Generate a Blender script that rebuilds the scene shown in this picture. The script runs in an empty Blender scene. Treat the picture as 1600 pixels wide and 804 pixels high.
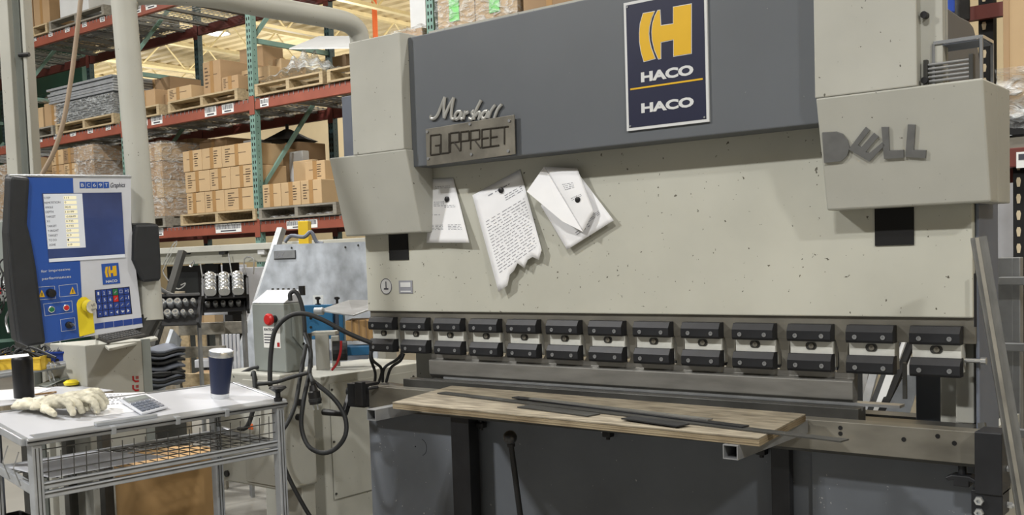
import bpy, bmesh, math, random
from mathutils import Matrix, Vector
random.seed(7)
SC = bpy.context.scene
COL = SC.collection
# ------------------------------------------------------------------ camera
F_PX, CY_PX = 1615.79, 494.91
YAW, PITCH, ROLL = 0.668243, 0.059746, 0.032427
CAM = Vector((3.41725, -3.28389, 1.44936))
fw = Vector((-math.sin(YAW)*math.cos(PITCH), math.cos(YAW)*math.cos(PITCH), -math.sin(PITCH)))
ri0 = Vector((math.cos(YAW), math.sin(YAW), 0)); dn0 = fw.cross(ri0)
ri = ri0*math.cos(ROLL) + dn0*math.sin(ROLL); dn = dn0*math.cos(ROLL) - ri0*math.sin(ROLL)
cd = bpy.data.cameras.new('camera'); cam = bpy.data.objects.new('camera', cd); COL.objects.link(cam)
cd.sensor_width = 36; cd.sensor_fit = 'HORIZONTAL'; cd.lens = F_PX/1600*36; cd.shift_y = (CY_PX-402)/1600
cd.clip_start = 0.05; cd.clip_end = 200
mw = Matrix.Identity(4)
for i in range(3): mw[i][0] = ri[i]; mw[i][1] = -dn[i]; mw[i][2] = -fw[i]; mw[i][3] = CAM[i]
cam.matrix_world = mw
SC.camera = cam
# ------------------------------------------------------------------ world, lamps, exposure
w = bpy.data.worlds.new('hall_air'); SC.world = w; w.use_nodes = True
w.node_tree.nodes['Background'].inputs[0].default_value = (1.0, 1.0, 1.0, 1)
w.node_tree.nodes['Background'].inputs[1].default_value = 0.13
def lamp(name, loc, sx, sy, e, col=(1.0, 0.985, 0.955)):
    l = bpy.data.lights.new(name, 'AREA'); l.shape = 'RECTANGLE'; l.size = sx; l.size_y = sy; l.energy = e; l.color = col
    o = bpy.data.objects.new(name, l); COL.objects.link(o); o.location = loc
    return o
lamp('ceiling_lamp', (-3.2, -5.2, 6.1), 0.7, 0.35, 560)
lamp('ceiling_lamp', (2.6, -5.2, 6.1), 0.7, 0.35, 330)
lamp('ceiling_lamp', (-3.6, 0.6, 6.1), 0.7, 0.35, 300)
lamp('ceiling_lamp', (2.8, 0.8, 6.1), 0.7, 0.35, 200)
lamp('ceiling_lamp', (-9.5, -0.5, 6.1), 0.7, 0.35, 300)
lamp('ceiling_lamp', (8.4, -4.2, 6.1), 0.7, 0.35, 420)
def bay(loc, e):  # unseen point lights added to brighten the hall ceiling
    l = bpy.data.lights.new('hall_fill_light', 'POINT'); l.energy = e; l.shadow_soft_size = 0.25; l.color = (1.0, 0.97, 0.9)
    o = bpy.data.objects.new('hall_fill_light', l); COL.objects.link(o); o.location = loc
for x in (-22, -16, -10, -4, 2):
    bay((x, 8.6, 4.9), 170); bay((x, 13.0, 4.9), 150)
vs = SC.view_settings
vs.view_transform = 'Standard'; vs.look = 'None'; vs.gamma = 1; vs.use_curve_mapping = False; vs.exposure = 0.16
# ------------------------------------------------------------------ helpers
def P(px, py, Y=None, X=None, Z=None, D=None):
    """point of the place seen at a pixel of the 1600x804 frame, on a plane Y, X or Z or at distance D"""
    d = ri*((px-800)/F_PX) + dn*((py-CY_PX)/F_PX) + fw
    if Y is not None: t = (Y-CAM.y)/d.y
    elif X is not None: t = (X-CAM.x)/d.x
    elif Z is not None: t = (Z-CAM.z)/d.z
    else: t = D
    return CAM + d*t
def RY(px0, py0, px1, py1, Y):
    ym, xm = (py0+py1)/2, (px0+px1)/2
    return P(px0, ym, Y=Y).x, P(px1, ym, Y=Y).x, P(xm, py1, Y=Y).z, P(xm, py0, Y=Y).z
def lin(c):
    def g(u):
        u /= 255.0
        return u/12.92 if u <= 0.04045 else ((u+0.055)/1.055)**2.4
    return (g(c[0]), g(c[1]), g(c[2]), 1)
MATS = {}
def mat(name, col, rough=0.55, metal=0.0, var=0.12, scale=6.0, bump=0.0, speck=None, stretch=None, col2=None, spec=0.4, alpha=1.0, emit=0, coat=0):
    """procedural paint: noise mottling between two tones, optional specks of wear, fine bump"""
    if name in MATS: return MATS[name]
    m = bpy.data.materials.new(name); m.use_nodes = True; MATS[name] = m
    nt = m.node_tree; N = nt.nodes; L = nt.links; b = N['Principled BSDF']
    tc = N.new('ShaderNodeTexCoord'); mp = N.new('ShaderNodeMapping'); L.new(tc.outputs['Object'], mp.inputs[0])
    if stretch: mp.inputs['Scale'].default_value = stretch
    nz = N.new('ShaderNodeTexNoise'); nz.inputs['Scale'].default_value = scale; nz.inputs['Detail'].default_value = 6; L.new(mp.outputs[0], nz.inputs[0])
    rp = N.new('ShaderNodeValToRGB'); L.new(nz.outputs[0], rp.inputs[0])
    c = lin(col); d = lin(col2) if col2 else tuple(x*(1-var*1.6) for x in c[:3])+(1,)
    h = c if col2 else tuple(min(1, x*(1+var*0.7)) for x in c[:3])+(1,)
    rp.color_ramp.elements[0].color = d; rp.color_ramp.elements[0].position = 0.3
    rp.color_ramp.elements[1].color = h; rp.color_ramp.elements[1].position = 0.68
    out = rp.outputs[0]
    if speck:
        sc, thr, sw, scol = speck
        n2 = N.new('ShaderNodeTexNoise'); n2.inputs['Scale'].default_value = sc; n2.inputs['Detail'].default_value = 3; L.new(tc.outputs['Object'], n2.inputs[0])
        r2 = N.new('ShaderNodeValToRGB'); L.new(n2.outputs[0], r2.inputs[0])
        r2.color_ramp.elements[0].position = thr; r2.color_ramp.elements[1].position = thr+sw
        mx = N.new('ShaderNodeMix'); mx.data_type = 'RGBA'
        L.new(r2.outputs[0], mx.inputs[0]); L.new(out, mx.inputs[6]); mx.inputs[7].default_value = lin(scol); out = mx.outputs[2]
    L.new(out, b.inputs['Base Color'])
    b.inputs['Roughness'].default_value = rough; b.inputs['Metallic'].default_value = metal
    b.inputs['Specular IOR Level'].default_value = spec
    if coat: b.inputs['Coat Weight'].default_value = coat
    if bump:
        bp = N.new('ShaderNodeBump'); bp.inputs['Strength'].default_value = bump; bp.inputs['Distance'].default_value = 0.01
        L.new(nz.outputs[0], bp.inputs['Height']); L.new(bp.outputs[0], b.inputs['Normal'])
    if emit:
        b.inputs['Emission Strength'].default_value = emit; L.new(out, b.inputs['Emission Color'])
    if alpha < 1: b.inputs['Alpha'].default_value = alpha
    return m
def film_mat(name, a, col=(225, 230, 232)):
    """clear crinkled stretch film"""
    m = bpy.data.materials.new(name); m.use_nodes = True; nt = m.node_tree; N = nt.nodes; L = nt.links
    b = N['Principled BSDF']; b.inputs['Base Color'].default_value = lin(col); b.inputs['Roughness'].default_value = 0.16
    tc = N.new('ShaderNodeTexCoord'); nz = N.new('ShaderNodeTexNoise'); nz.inputs['Scale'].default_value = 9; nz.inputs['Detail'].default_value = 5; nz.inputs['Distortion'].default_value = 1.5
    mp = N.new('ShaderNodeMapping'); mp.inputs['Scale'].default_value = (1, 1, 2.2); L.new(tc.outputs['Object'], mp.inputs[0]); L.new(mp.outputs[0], nz.inputs[0])
    bp = N.new('ShaderNodeBump'); bp.inputs['Strength'].default_value = 1.0; bp.inputs['Distance'].default_value = 0.08
    L.new(nz.outputs[0], bp.inputs['Height']); L.new(bp.outputs[0], b.inputs['Normal'])
    r = N.new('ShaderNodeValToRGB'); L.new(nz.outputs[0], r.inputs[0])
    r.color_ramp.elements[0].position = 0.42; r.color_ramp.elements[0].color = (a*0.5,)*3+(1,); r.color_ramp.elements[1].position = 0.75; r.color_ramp.elements[1].color = (min(1, a*2.6),)*3+(1,)
    L.new(r.outputs[0], b.inputs['Alpha'])
    return m
class MB:
    def __init__(s, M=None): s.v = []; s.f = []; s.M = M
    def add(s, vs, fs, M=None):
        o = len(s.v)
        for p in vs:
            p = Vector(p)
            if M is not None: p = M @ p
            if s.M is not None: p = s.M @ p
            s.v.append(p)
        s.f += [[i+o for i in f] for f in fs]; return s
    def hexa(s, q, M=None):
        return s.add(q, [(0,1,2,3),(7,6,5,4),(0,4,5,1),(1,5,6,2),(2,6,7,3),(3,7,4,0)], M)
    def box(s, x0, x1, y0, y1, z0, z1, M=None):
        return s.hexa([(x0,y0,z0),(x1,y0,z0),(x1,y1,z0),(x0,y1,z0),(x0,y0,z1),(x1,y0,z1),(x1,y1,z1),(x0,y1,z1)], M)
    def prism(s, poly, vec, M=None):
        n = len(poly); vec = Vector(vec); a = [Vector(p) for p in poly]; b = [p+vec for p in a]
        return s.add(a+b, [list(range(n))[::-1], [n+i for i in range(n)]]+[(i, (i+1) % n, n+(i+1) % n, n+i) for i in range(n)], M)
    def cyl(s, p0, p1, r0, r1=None, n=16, M=None, caps=True):
        p0, p1 = Vector(p0), Vector(p1); r1 = r0 if r1 is None else r1
        z = (p1-p0).normalized(); x = z.orthogonal().normalized(); y = z.cross(x)
        vs = []; 
        for p, r in ((p0, r0), (p1, r1)):
            for i in range(n):
                t = 2*math.pi*i/n; vs.append(p+x*(r*math.cos(t))+y*(r*math.sin(t)))
        fs = [(i, (i+1) % n, n+(i+1) % n, n+i) for i in range(n)]
        if caps: fs += [list(range(n))[::-1], [n+i for i in range(n)]]
        return s.add(vs, fs, M)
    def lathe(s, prof, c=(0,0,0), n=24, M=None):
        vs = []; fs = []; k = len(prof)
        for i in range(n):
            t = 2*math.pi*i/n
            for r, z in prof: vs.append((c[0]+r*math.cos(t), c[1]+r*math.sin(t), c[2]+z))
        for i in range(n):
            j = (i+1) % n
            for a in range(k-1): fs.append((i*k+a, j*k+a, j*k+a+1, i*k+a+1))
        fs.append([i*k for i in range(n)][::-1]); fs.append([i*k+k-1 for i in range(n)])
        return s.add(vs, fs, M)
    def tube(s, pts, r, n=8, sub=0, M=None):
        p = [Vector(q) for q in pts]
        if sub:
            q = []
            for i in range(len(p)-1):
                a = p[max(0, i-1)]; b = p[i]; c = p[i+1]; d = p[min(len(p)-1, i+2)]
                for k in range(sub):
                    t = k/sub
                    q.append(0.5*((2*b)+(c-a)*t+(2*a-5*b+4*c-d)*t*t+(3*b-a-3*c+d)*t**3))
            q.append(p[-1]); p = q
        vs = []; fs = []; m = len(p); x = None
        for i in range(m):
            t = (p[min(m-1, i+1)]-p[max(0, i-1)]).normalized()
            if x is None: x = t.orthogonal().normalized()
            x = (x-t*x.dot(t)).normalized(); y = t.cross(x)
            rr = r[min(i, len(r)-1)] if isinstance(r, (list, tuple)) else r
            for k in range(n):
                a = 2*math.pi*k/n; vs.append(p[i]+x*(rr*math.cos(a))+y*(rr*math.sin(a)))
        for i in range(m-1):
            for k in range(n): fs.append((i*n+k, i*n+(k+1) % n, (i+1)*n+(k+1) % n, (i+1)*n+k))
        fs += [list(range(n))[::-1], [(m-1)*n+k for k in range(n)]]
        return s.add(vs, fs, M)
    def grid(s, fn, nu, nv, M=None):
        vs = [fn(i/(nu-1), j/(nv-1)) for j in range(nv) for i in range(nu)]
        fs = [(j*nu+i, j*nu+i+1, (j+1)*nu+i+1, (j+1)*nu+i) for j in range(nv-1) for i in range(nu-1)]
        return s.add(vs, fs, M)
    def build(s, name, m, parent=None, bevel=0.0, smooth=False, label=None, cat=None, group=None, kind=None, solid=0, nofix=False):
        lo = Vector([min(v[i] for v in s.v) for i in range(3)]); hi = Vector([max(v[i] for v in s.v) for i in range(3)])
        org = Vector(((lo.x+hi.x)/2, (lo.y+hi.y)/2, lo.z))
        me = bpy.data.meshes.new(name); me.from_pydata([v-org for v in s.v], [], s.f)
        if not nofix:
            bm = bmesh.new(); bm.from_mesh(me); bmesh.ops.recalc_face_normals(bm, faces=bm.faces); bm.to_mesh(me); bm.free()
        if smooth:
            me.polygons.foreach_set('use_smooth', [True]*len(me.polygons))
            try: me.set_sharp_from_angle(angle=math.radians(38))
            except Exception: pass
        o = bpy.data.objects.new(name, me); COL.objects.link(o)
        me.materials.append(MATS[m] if isinstance(m, str) else m)
        WO[o.name] = org
        o.location = org - (WO[parent.name] if parent else Vector((0,0,0)))
        if parent: o.parent = parent
        if solid:
            md = o.modifiers.new('thickness', 'SOLIDIFY'); md.thickness = solid; md.offset = 0
        if bevel:
            md = o.modifiers.new('edge', 'BEVEL'); md.width = bevel; md.segments = 2; md.limit_method = 'ANGLE'; md.angle_limit = math.radians(40)
        tag(o, label, cat, group, kind)
        return o
WO = {}
def tag(o, label=None, cat=None, group=None, kind=None):
    if label: o['label'] = label
    if cat: o['category'] = cat
    if group: o['group'] = group
    if kind: o['kind'] = kind
    return o
def thing(name, label, cat, loc=(0,0,0), group=None):
    o = bpy.data.objects.new(name, None); COL.objects.link(o); o.empty_display_size = 0.1
    o.location = loc; WO[o.name] = Vector(loc)
    return tag(o, label, cat, group)
def bx(name, m, parent, x0, x1, y0, y1, z0, z1, bevel=0.0, **k):
    return MB().box(x0, x1, y0, y1, z0, z1).build(name, m, parent, bevel, **k)
def bar(mb, p0, p1, wd, ht=None, up=(0,0,1)):
    """rectangular bar between two points"""
    p0, p1 = Vector(p0), Vector(p1); ht = wd if ht is None else ht
    t = (p1-p0).normalized(); u = Vector(up)
    sx = t.cross(u).normalized() if t.cross(u).length > 1e-4 else t.orthogonal().normalized()
    uz = sx.cross(t)
    a, b = sx*(wd/2), uz*(ht/2)
    return mb.hexa([p0-a-b, p0+a-b, p0+a+b, p0-a+b, p1-a-b, p1+a-b, p1+a+b, p1-a+b])
def text(name, s, size, m, parent, M, ext=0.0006, off=0.0, align='CENTER', shear=0.0, space=1.0, fit=None, **k):
    """lettering as mesh; M maps the text's x (along), y (up), z (out) to the place"""
    c = bpy.data.curves.new('lettering', 'FONT'); c.body = s; c.size = size; c.extrude = ext; c.offset = off; c.align_x = align; c.align_y = 'CENTER'
    c.shear = shear; c.space_character = space; c.resolution_u = 3
    o = bpy.data.objects.new('lettering', c); me = o.to_mesh()
    vs = [v.co.copy() for v in me.vertices]
    if fit:
        x0, x1 = min(v.x for v in vs), max(v.x for v in vs); y0, y1 = min(v.y for v in vs), max(v.y for v in vs)
        vs = [Vector(((v.x-(x0+x1)/2)*fit[0]/(x1-x0), (v.y-(y0+y1)/2)*fit[1]/(y1-y0), v.z)) for v in vs]
    mb = MB(M); mb.add(vs, [list(p.vertices) for p in me.polygons])
    o.to_mesh_clear(); bpy.data.objects.remove(o); bpy.data.curves.remove(c)
    return mb.build(name, m, parent, nofix=True, **k)
def frame(o, x, y=None, z=None):
    """matrix from an origin and axes"""
    x = Vector(x).normalized()
    if z is None: y = Vector(y); z = x.cross(y).normalized(); y = z.cross(x).normalized()
    else: z = Vector(z).normalized(); y = z.cross(x).normalized()
    return Matrix(((x.x, y.x, z.x, o[0]), (x.y, y.y, z.y, o[1]), (x.z, y.z, z.z, o[2]), (0, 0, 0, 1)))
def front(x, y, z): return frame((x, y, z), (1,0,0), (0,0,1))   # writing on a face that looks to -Y
# ------------------------------------------------------------------ materials
mat('cream', (172,172,164), 0.5, var=0.07, scale=3.0, speck=(70, 0.72, 0.02, (90,88,80)), bump=0.04)
mat('ram_cream', (183,183,172), 0.5, var=0.08, scale=2.2, speck=(60, 0.71, 0.015, (86,82,72)), bump=0.05)
mat('machine_grey', (92,96,101), 0.42, var=0.05, scale=2.0, speck=(90, 0.78, 0.01, (140,140,140)))
mat('base_grey', (104,109,116), 0.5, var=0.12, scale=3.0, speck=(60, 0.72, 0.01, (160,160,160)))
mat('slate', (104,110,122), 0.5, var=0.06)
mat('black', (26,26,28), 0.45, var=0.15)
mat('matte_black', (18,18,19), 0.8, var=0.2)
mat('rubber', (40,42,44), 0.6, var=0.15, scale=20)
mat('jaw_black', (44,45,48), 0.38, var=0.15, scale=14, metal=0.3)
mat('clamp_steel', (208,209,203), 0.35, metal=0.15, var=0.1, scale=12)
mat('dark_steel', (80,80,78), 0.4, metal=0.5, var=0.2, scale=8)
mat('tool_steel', (142,141,137), 0.36, metal=0.55, var=0.16, scale=5, stretch=(1,1,5))
mat('rail_steel', (120,117,108), 0.45, metal=0.3, var=0.22, scale=4, stretch=(1,1,3))
mat('bare_steel', (150,152,154), 0.36, metal=0.5, var=0.12, scale=14)
mat('chrome', (215,218,220), 0.2, metal=0.8, var=0.05)
mat('aluminium', (176,180,185), 0.34, metal=0.45, var=0.1, scale=16)
mat('brushed_plate', (190,197,206), 0.42, metal=0.2, var=0.2, scale=9, bump=0.12)
mat('cut_plate', (132,128,118), 0.4, metal=0.6, var=0.25, scale=9)
mat('letter_grey', (118,119,119), 0.45, metal=0.4, var=0.1, scale=20)
mat('letter_silver', (176,176,172), 0.35, metal=0.5, var=0.1, scale=20)
mat('bead', (58,54,48), 0.5, metal=0.4, var=0.3, scale=60)
mat('navy', (30,33,58), 0.4, var=0.05)
mat('sign_white', (205,207,208), 0.45, var=0.04)
mat('sign_yellow', (214,170,34), 0.4, var=0.05)
mat('paper', (232,233,236), 0.8, var=0.03)
mat('ink', (70,70,80), 0.8, var=0.1)
mat('ink_light', (140,142,150), 0.8, var=0.1)
mat('osb', (158,149,131), 0.7, var=0.3, scale=9, stretch=(1,4,1), bump=0.15, col2=(104,96,82))
mat('ply_edge', (156,143,118), 0.7, var=0.3, scale=6, stretch=(1,1,22), col2=(92,76,54))
mat('pallet_wood', (176,158,126), 0.75, var=0.2, scale=7, stretch=(1,6,6), bump=0.1)
mat('grey_wood', (134,130,120), 0.75, var=0.2, scale=7, stretch=(1,6,6), bump=0.1)
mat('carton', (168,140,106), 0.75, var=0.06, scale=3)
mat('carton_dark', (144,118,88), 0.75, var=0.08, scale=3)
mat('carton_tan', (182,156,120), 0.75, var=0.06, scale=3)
mat('tape', (160,126,84), 0.3, var=0.06)
mat('print', (92,76,60), 0.8, var=0.1)
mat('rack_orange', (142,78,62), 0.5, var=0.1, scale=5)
mat('rack_maroon_shade', (104,52,46), 0.5, var=0.1, scale=5)  # maroon paint on the right rack, painted-in shade on the other's rear beams
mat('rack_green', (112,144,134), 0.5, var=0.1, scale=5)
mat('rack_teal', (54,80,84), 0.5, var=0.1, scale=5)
mat('galvanised', (160,163,166), 0.4, metal=0.5, var=0.15, scale=9)
mat('label_white', (226,228,226), 0.6, var=0.03)
mat('wall_tan', (198,184,156), 0.8, var=0.04, scale=1)
mat('ceiling_cream', (220,204,166), 0.6, var=0.04, scale=2)
mat('joist_cream', (236,222,178), 0.55, var=0.05)
mat('green_sheet', (34,84,74), 0.3, var=0.15, scale=3)
mat('floor_concrete', (126,124,118), 0.45, var=0.1, scale=1.5, bump=0.03)
mat('panel_blue', (40,80,158), 0.38, var=0.04)
mat('panel_grey', (196,199,206), 0.42, var=0.05, scale=8)
mat('grip_black', (40,42,45), 0.55, var=0.1, scale=20)
mat('screen_blue', (46,62,108), 0.07, var=0.25, scale=5, emit=0.2, coat=0.6)
mat('screen_grey', (190,194,200), 0.15, var=0.03, emit=0.3)
mat('screen_cream', (228,222,190), 0.15, var=0.03, emit=0.35)
mat('key_blue', (40,66,140), 0.4, var=0.05)
mat('button_red', (190,40,40), 0.35, var=0.05)
mat('button_green', (36,110,70), 0.35, var=0.05)
mat('tag_yellow', (228,206,40), 0.5, var=0.06)
mat('tumbler_navy', (34,42,68), 0.38, var=0.04)
mat('bench_white', (190,192,198), 0.4, var=0.05, scale=3)
mat('glove', (206,202,184), 0.9, var=0.25, scale=24, bump=0.3, speck=(38, 0.60, 0.12, (150,144,128)))
mat('drum_brown', (172,138,92), 0.7, var=0.15, scale=4)
mat('bin_blue', (36,62,140), 0.4, var=0.06)
mat('bin_yellow', (220,184,60), 0.45, var=0.06)
mat('frame_blue', (44,100,140), 0.4, var=0.1)
mat('box_grey', (136,142,139), 0.45, var=0.06, scale=4)
mat('red', (170,40,44), 0.4, var=0.1)
mat('safety_yellow', (232,196,50), 0.5, var=0.08)
mat('hose_tan', (150,132,112), 0.5, var=0.08)
mat('glass_dark', (44,46,44), 0.12, var=0.1, coat=0.5)
mat('stripe_blue', (48,82,176), 0.4, var=0.05)
mat('orange', (222,110,60), 0.5, var=0.05)
mat('green_label', (120,214,110), 0.5, var=0.1)
mat('lamp_glow', (255,250,235), 0.4, var=0.0, emit=3.0)
MATS['film'] = film_mat('film', 0.28); MATS['film_dense'] = film_mat('film_dense', 0.5)
mat('channel_grey', (88,88,85), 0.45, metal=0.3, var=0.2, scale=5, stretch=(6,6,1))
mat('gloss_black', (30,30,33), 0.28, var=0.1, coat=0.6)
# ------------------------------------------------------------------ the hall
def struct(o): o['kind'] = 'structure'; return o
struct(MB().box(-30, 12, -12, 16, -0.1, 0).build('floor', 'floor_concrete'))
mb = MB(); prof = []
y = -12.0
while y < 15.6:
    prof += [(y, 6.60), (y+0.16, 6.60), (y+0.20, 6.66), (y+0.30, 6.66)]; y += 0.34
vs = []
for x in (-30, 12): vs += [(x, a, b) for a, b in prof]
n = len(prof); mb.add(vs, [(i, i+1, n+i+1, n+i) for i in range(n-1)])
struct(mb.build('ceiling', 'ceiling_cream'))
struct(bx('wall_back', 'wall_tan', None, -30, 12, 15.5, 15.7, 0, 6.75))
struct(bx('wall_left', 'wall_tan', None, -30.2, -30, -12, 15.7, 0, 6.75))
struct(bx('wall_right', 'wall_tan', None, 12, 12.2, -12, 15.7, 0, 6.75))
for i, x in enumerate([-27.5, -25, -22.5, -20, -17.5, -15, -12.5, -10, -7.5, -5, -2.5, 0, 2.5]):
    mb = MB().box(x-0.07, x+0.07, -12, 15.5, 6.52, 6.60).box(x-0.06, x+0.06, -12, 15.5, 5.92, 5.98)
    j = struct(mb.build('trim_%d' % (i+1), 'joist_cream'))
    wb = MB(); yy = -11.5; up = True
    while yy < 15.0:
        a = (x, yy, 5.95 if up else 6.55); b = (x, yy+0.6, 6.55 if up else 5.95); wb.cyl(a, b, 0.018, n=6); yy += 0.6; up = not up
    wb.build('web_rods', 'joist_cream', j)
# high-bay lamp hanging in the hall behind the rack
c = P(340, 44, Y=10.6)
t = thing('high_bay_lamp', 'white dome ceiling lamp shining between the roof joists', 'lamp', (c.x, c.y, c.z-0.12))
MB().lathe([(0.05, 0.22), (0.16, 0.16), (0.26, 0.02), (0.27, 0.0), (0.25, 0.0), (0.15, 0.14), (0.04, 0.19)], (c.x, c.y, c.z-0.12)).build('shade', 'sign_white', t, smooth=True)
MB().lathe([(0.001, -0.03), (0.14, -0.02), (0.22, 0.02), (0.001, 0.05)], (c.x, c.y, c.z-0.12)).build('bulb', 'lamp_glow', t, smooth=True)
MB().cyl((c.x, c.y, c.z+0.08), (c.x, c.y, 6.6), 0.02, n=6).build('rod', 'joist_cream', t)
# ------------------------------------------------------------------ press brake
PB = thing('press_brake', 'large cream and grey press brake with a row of black tool clamps', 'machine', (1.3, 0.5, 0))
YR = 0.02
bx('ram', 'ram_cream', PB, -0.03, 2.58, YR, 0.14, 1.215, 1.86, 0.004)
bx('ram_foot', 'rail_steel', PB, -0.028, 2.585, YR+0.012, 0.12, 1.135, 1.2155, 0.002)
YH = -0.10; YC_ = YH-0.047; YK = YC_+0.08
zh0, zh1 = P(970, 226, Y=YH).z, P(780, 28, Y=YH).z
bx('header_panel', 'machine_grey', PB, P(641, 160, Y=YH).x, 2.16, YH, 0.019, zh0, zh1, 0.004)
bx('header_lip', 'cream', PB, 0.5, 2.16, YH+0.02, 0.3, zh1+0.001, zh1+0.012)
zc1, zc0 = P(1400, 138, Y=YC_).z, P(1400, 323, Y=YK).z
# cylinder covers
def cover(xa, xb, xl, xr, top, lbl):
    """upper shield and wider slanted box below it, one folded sheet body"""
    mb = MB(); yu, yb_, back = YC_, YK, 0.018
    mb.box(xa, xb, yu, back, zc1, top)
    up = mb.build('cylinder_cover', 'cream', PB, 0.004)
    mb = MB(); mb.hexa([(xl, yb_, zc0), (xr, yb_, zc0), (xr, back, zc0), (xl, back, zc0), (xl, yu, zc1), (xr, yu, zc1), (xr, back, zc1), (xl, back, zc1)])
    mb.build('cover_skirt', 'cream', up, 0.006)
    return up
cov_l = cover(P(548, 150, Y=YC_).x, P(626, 100, Y=YC_).x, P(514, 249, Y=YC_).x, P(633.5, 236, Y=YC_).x, P(590, 57, Y=YC_).z, 'l')
cov_r = cover(P(1271.5, 60, Y=YC_).x, P(1432, 60, Y=YC_).x, P(1274, 152, Y=YC_).x, P(1536, 123, Y=YC_).x, 2.52, 'r')
XR = P(1432, 60, Y=YC_).x
bx('cover_door', 'cream', PB, XR-0.02, P(1473, 60, Y=YC_+0.04).x, YC_+0.04, YC_+0.07, zc1+0.001, 2.55, 0.003)
xk = P(1447, 25, Y=YC_+0.04).x
for py in (25, 127):
    z = P(1446, py, Y=YC_+0.04).z
    MB().cyl((xk, YC_+0.039, z), (xk, YC_+0.015, z), 0.010, n=12).build('door_knob', 'black', cov_r)
# hydraulic tank behind the right cover
xx = 2.50; ty = lambda px, py: P(px, py, X=xx)
prof = [ty(1479, 128), ty(1533, 128), ty(1531, 95), ty(1527, 65), ty(1521, 42), ty(1514, 33), ty(1500, 26), ty(1480, 12)]
prof[0].z = zc1+0.001; prof[1].z = zc1+0.001
MB().prism(prof, (-0.3, 0, 0)).build('tank', 'machine_grey', PB, 0.004)
bx('hinge_strip', 'cream', PB, P(1474, 60, Y=-0.06).x, P(1480, 60, Y=-0.06).x, -0.07, -0.05, zc1+0.001, 2.5, 0.002)
sk = bx('skirt_return', 'cream', cov_r, 2.597, P(1536, 123, Y=YC_).x-0.001, 0.0181, 0.17, zc0, zc1, 0.004)
# black slots under the covers
for (a, b, c_, d) in ((608, 365, 638, 406), (1367, 320, 1428, 383)):
    x0, x1, z0, z1 = RY(a, b, c_, d, YR-0.002)
    bx('guide_slot', 'matte_black', PB, x0, x1, YR-0.004, YR-0.0005, z0, z1+0.02)
x0, x1, z0, z1 = RY(654, 262, 663, 340, -0.02)
bx('guide_strip', 'sign_white', PB, x0, x1, -0.03, YR-0.001, z0, z1, 0.004)
# maker's round seal and plate on the ram
cx, cz = P(604, 447, Y=YR).x, P(604, 447, Y=YR).z
seal = MB().cyl((cx, YR-0.0005, cz), (cx, YR-0.003, cz), 0.036, n=28).build('round_seal', 'sign_white', PB)
mb = MB()
for k in range(28):
    a = 2*math.pi*k/28; b = 2*math.pi*(k+1)/28; mb.hexa([(cx+r*math.cos(t), yy, cz+r*math.sin(t)) for yy in (YR-0.0031, YR-0.0039) for r, t in ((0.033, a), (0.036, a), (0.036, b), (0.033, b))])
mb.box(cx-0.003, cx+0.003, YR-0.004, YR-0.0031, cz-0.01, cz+0.022); mb.box(cx-0.014, cx+0.014, YR-0.004, YR-0.0031, cz-0.015, cz-0.008)
mb.build('seal_print', 'ink', seal)
x0, x1, z0, z1 = RY(624, 438, 645, 458, YR)
pl = bx('rating_plate', 'ink_light', PB, x0, x1, YR-0.003, YR-0.0005, z0, z1)
mb = MB(); mb.box(x0+0.01, x1-0.01, YR-0.004, YR-0.0031, (z0+z1)/2, z1-0.008); mb.box(x0+0.01, x1-0.01, YR-0.004, YR-0.0031, z0+0.006, z0+0.012); mb.build('plate_print', 'sign_white', pl)
# tool clamps
def hexprof(z0, z1, yb, yf, ct, cb):
    return [(yb, z0), (yf+cb*0.6, z0), (yf, z0+cb), (yf, z1-ct), (yf+ct*0.6, z1), (yb, z1)]
def jaw(mbx, x0, x1, pr): return mbx.prism([(x0, a, b) for a, b in pr], (x1-x0, 0, 0))
def make_clamp():
    t = bx('tool_clamp', 'clamp_steel', PB, 0.002, 0.148, 0.014, 0.062, 1.045, 1.18, 0.002)
    u = MB(); jaw(u, 0, 0.15, hexprof(1.133, 1.190, 0.030, -0.012, 0.022, 0.008)); u = u.build('upper_jaw', 'jaw_black', t, 0.0015)
    l = MB(); jaw(l, 0, 0.15, hexprof(1.034, 1.092, 0.030, -0.012, 0.022, 0.008)); l = l.build('lower_jaw', 'jaw_black', t, 0.0015)
    for xx in (0.03, 0.12):
        for zz in (1.152, 1.054):
            s = MB().lathe([(0.0035, 0.0), (0.0035, 0.002), (0.0075, 0.002), (0.0075, -0.004), (0.0001, -0.004)], n=12, M=frame((xx, -0.0125, zz), (1,0,0), (0,0,1)))
            s.build('cap_screw', 'bare_steel', t, smooth=True)
    mb = MB(frame((0.075, 0.0135, 1.117), (1,0,0), (0,0,1))); pts = []
    for k in range(24):
        a = 2*math.pi*k/24; pts.append((0.0105*math.cos(a)+(0.0085 if math.cos(a) > 0 else -0.0085), 0.0125*math.sin(a), 0))
    mb.prism(pts, (0, 0, 0.0012)); mb.build('slot', 'dark_steel', t)
    mb = MB(frame((0.077, 0.012, 1.117), (1,0,0), (0,0,1))); mb.lathe([(0.0001, 0.003), (0.003, 0.003), (0.003, 0.0045), (0.009, 0.0045), (0.009, -0.001), (0.0001, -0.001)], n=14)
    mb.build('bolt', 'cut_plate', t, smooth=True)
    return t
c0 = make_clamp()
def copy_tree(o, parent=None, d=(0,0,0)):
    c = o.copy(); COL.objects.link(c); c.location = o.location + Vector(d)
    if parent: c.parent = parent
    for ch in [q for q in ALL_CHILD.get(o.name, [])]:
        copy_tree(ch, c)
    return c
ALL_CHILD = {}
def index_children():
    ALL_CHILD.clear()
    for o in COL.objects:
        if o.parent: ALL_CHILD.setdefault(o.parent.name, []).append(o)
index_children()
for i in range(1, 13): copy_tree(c0, d=(0.2*i, 0, 0))
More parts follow.
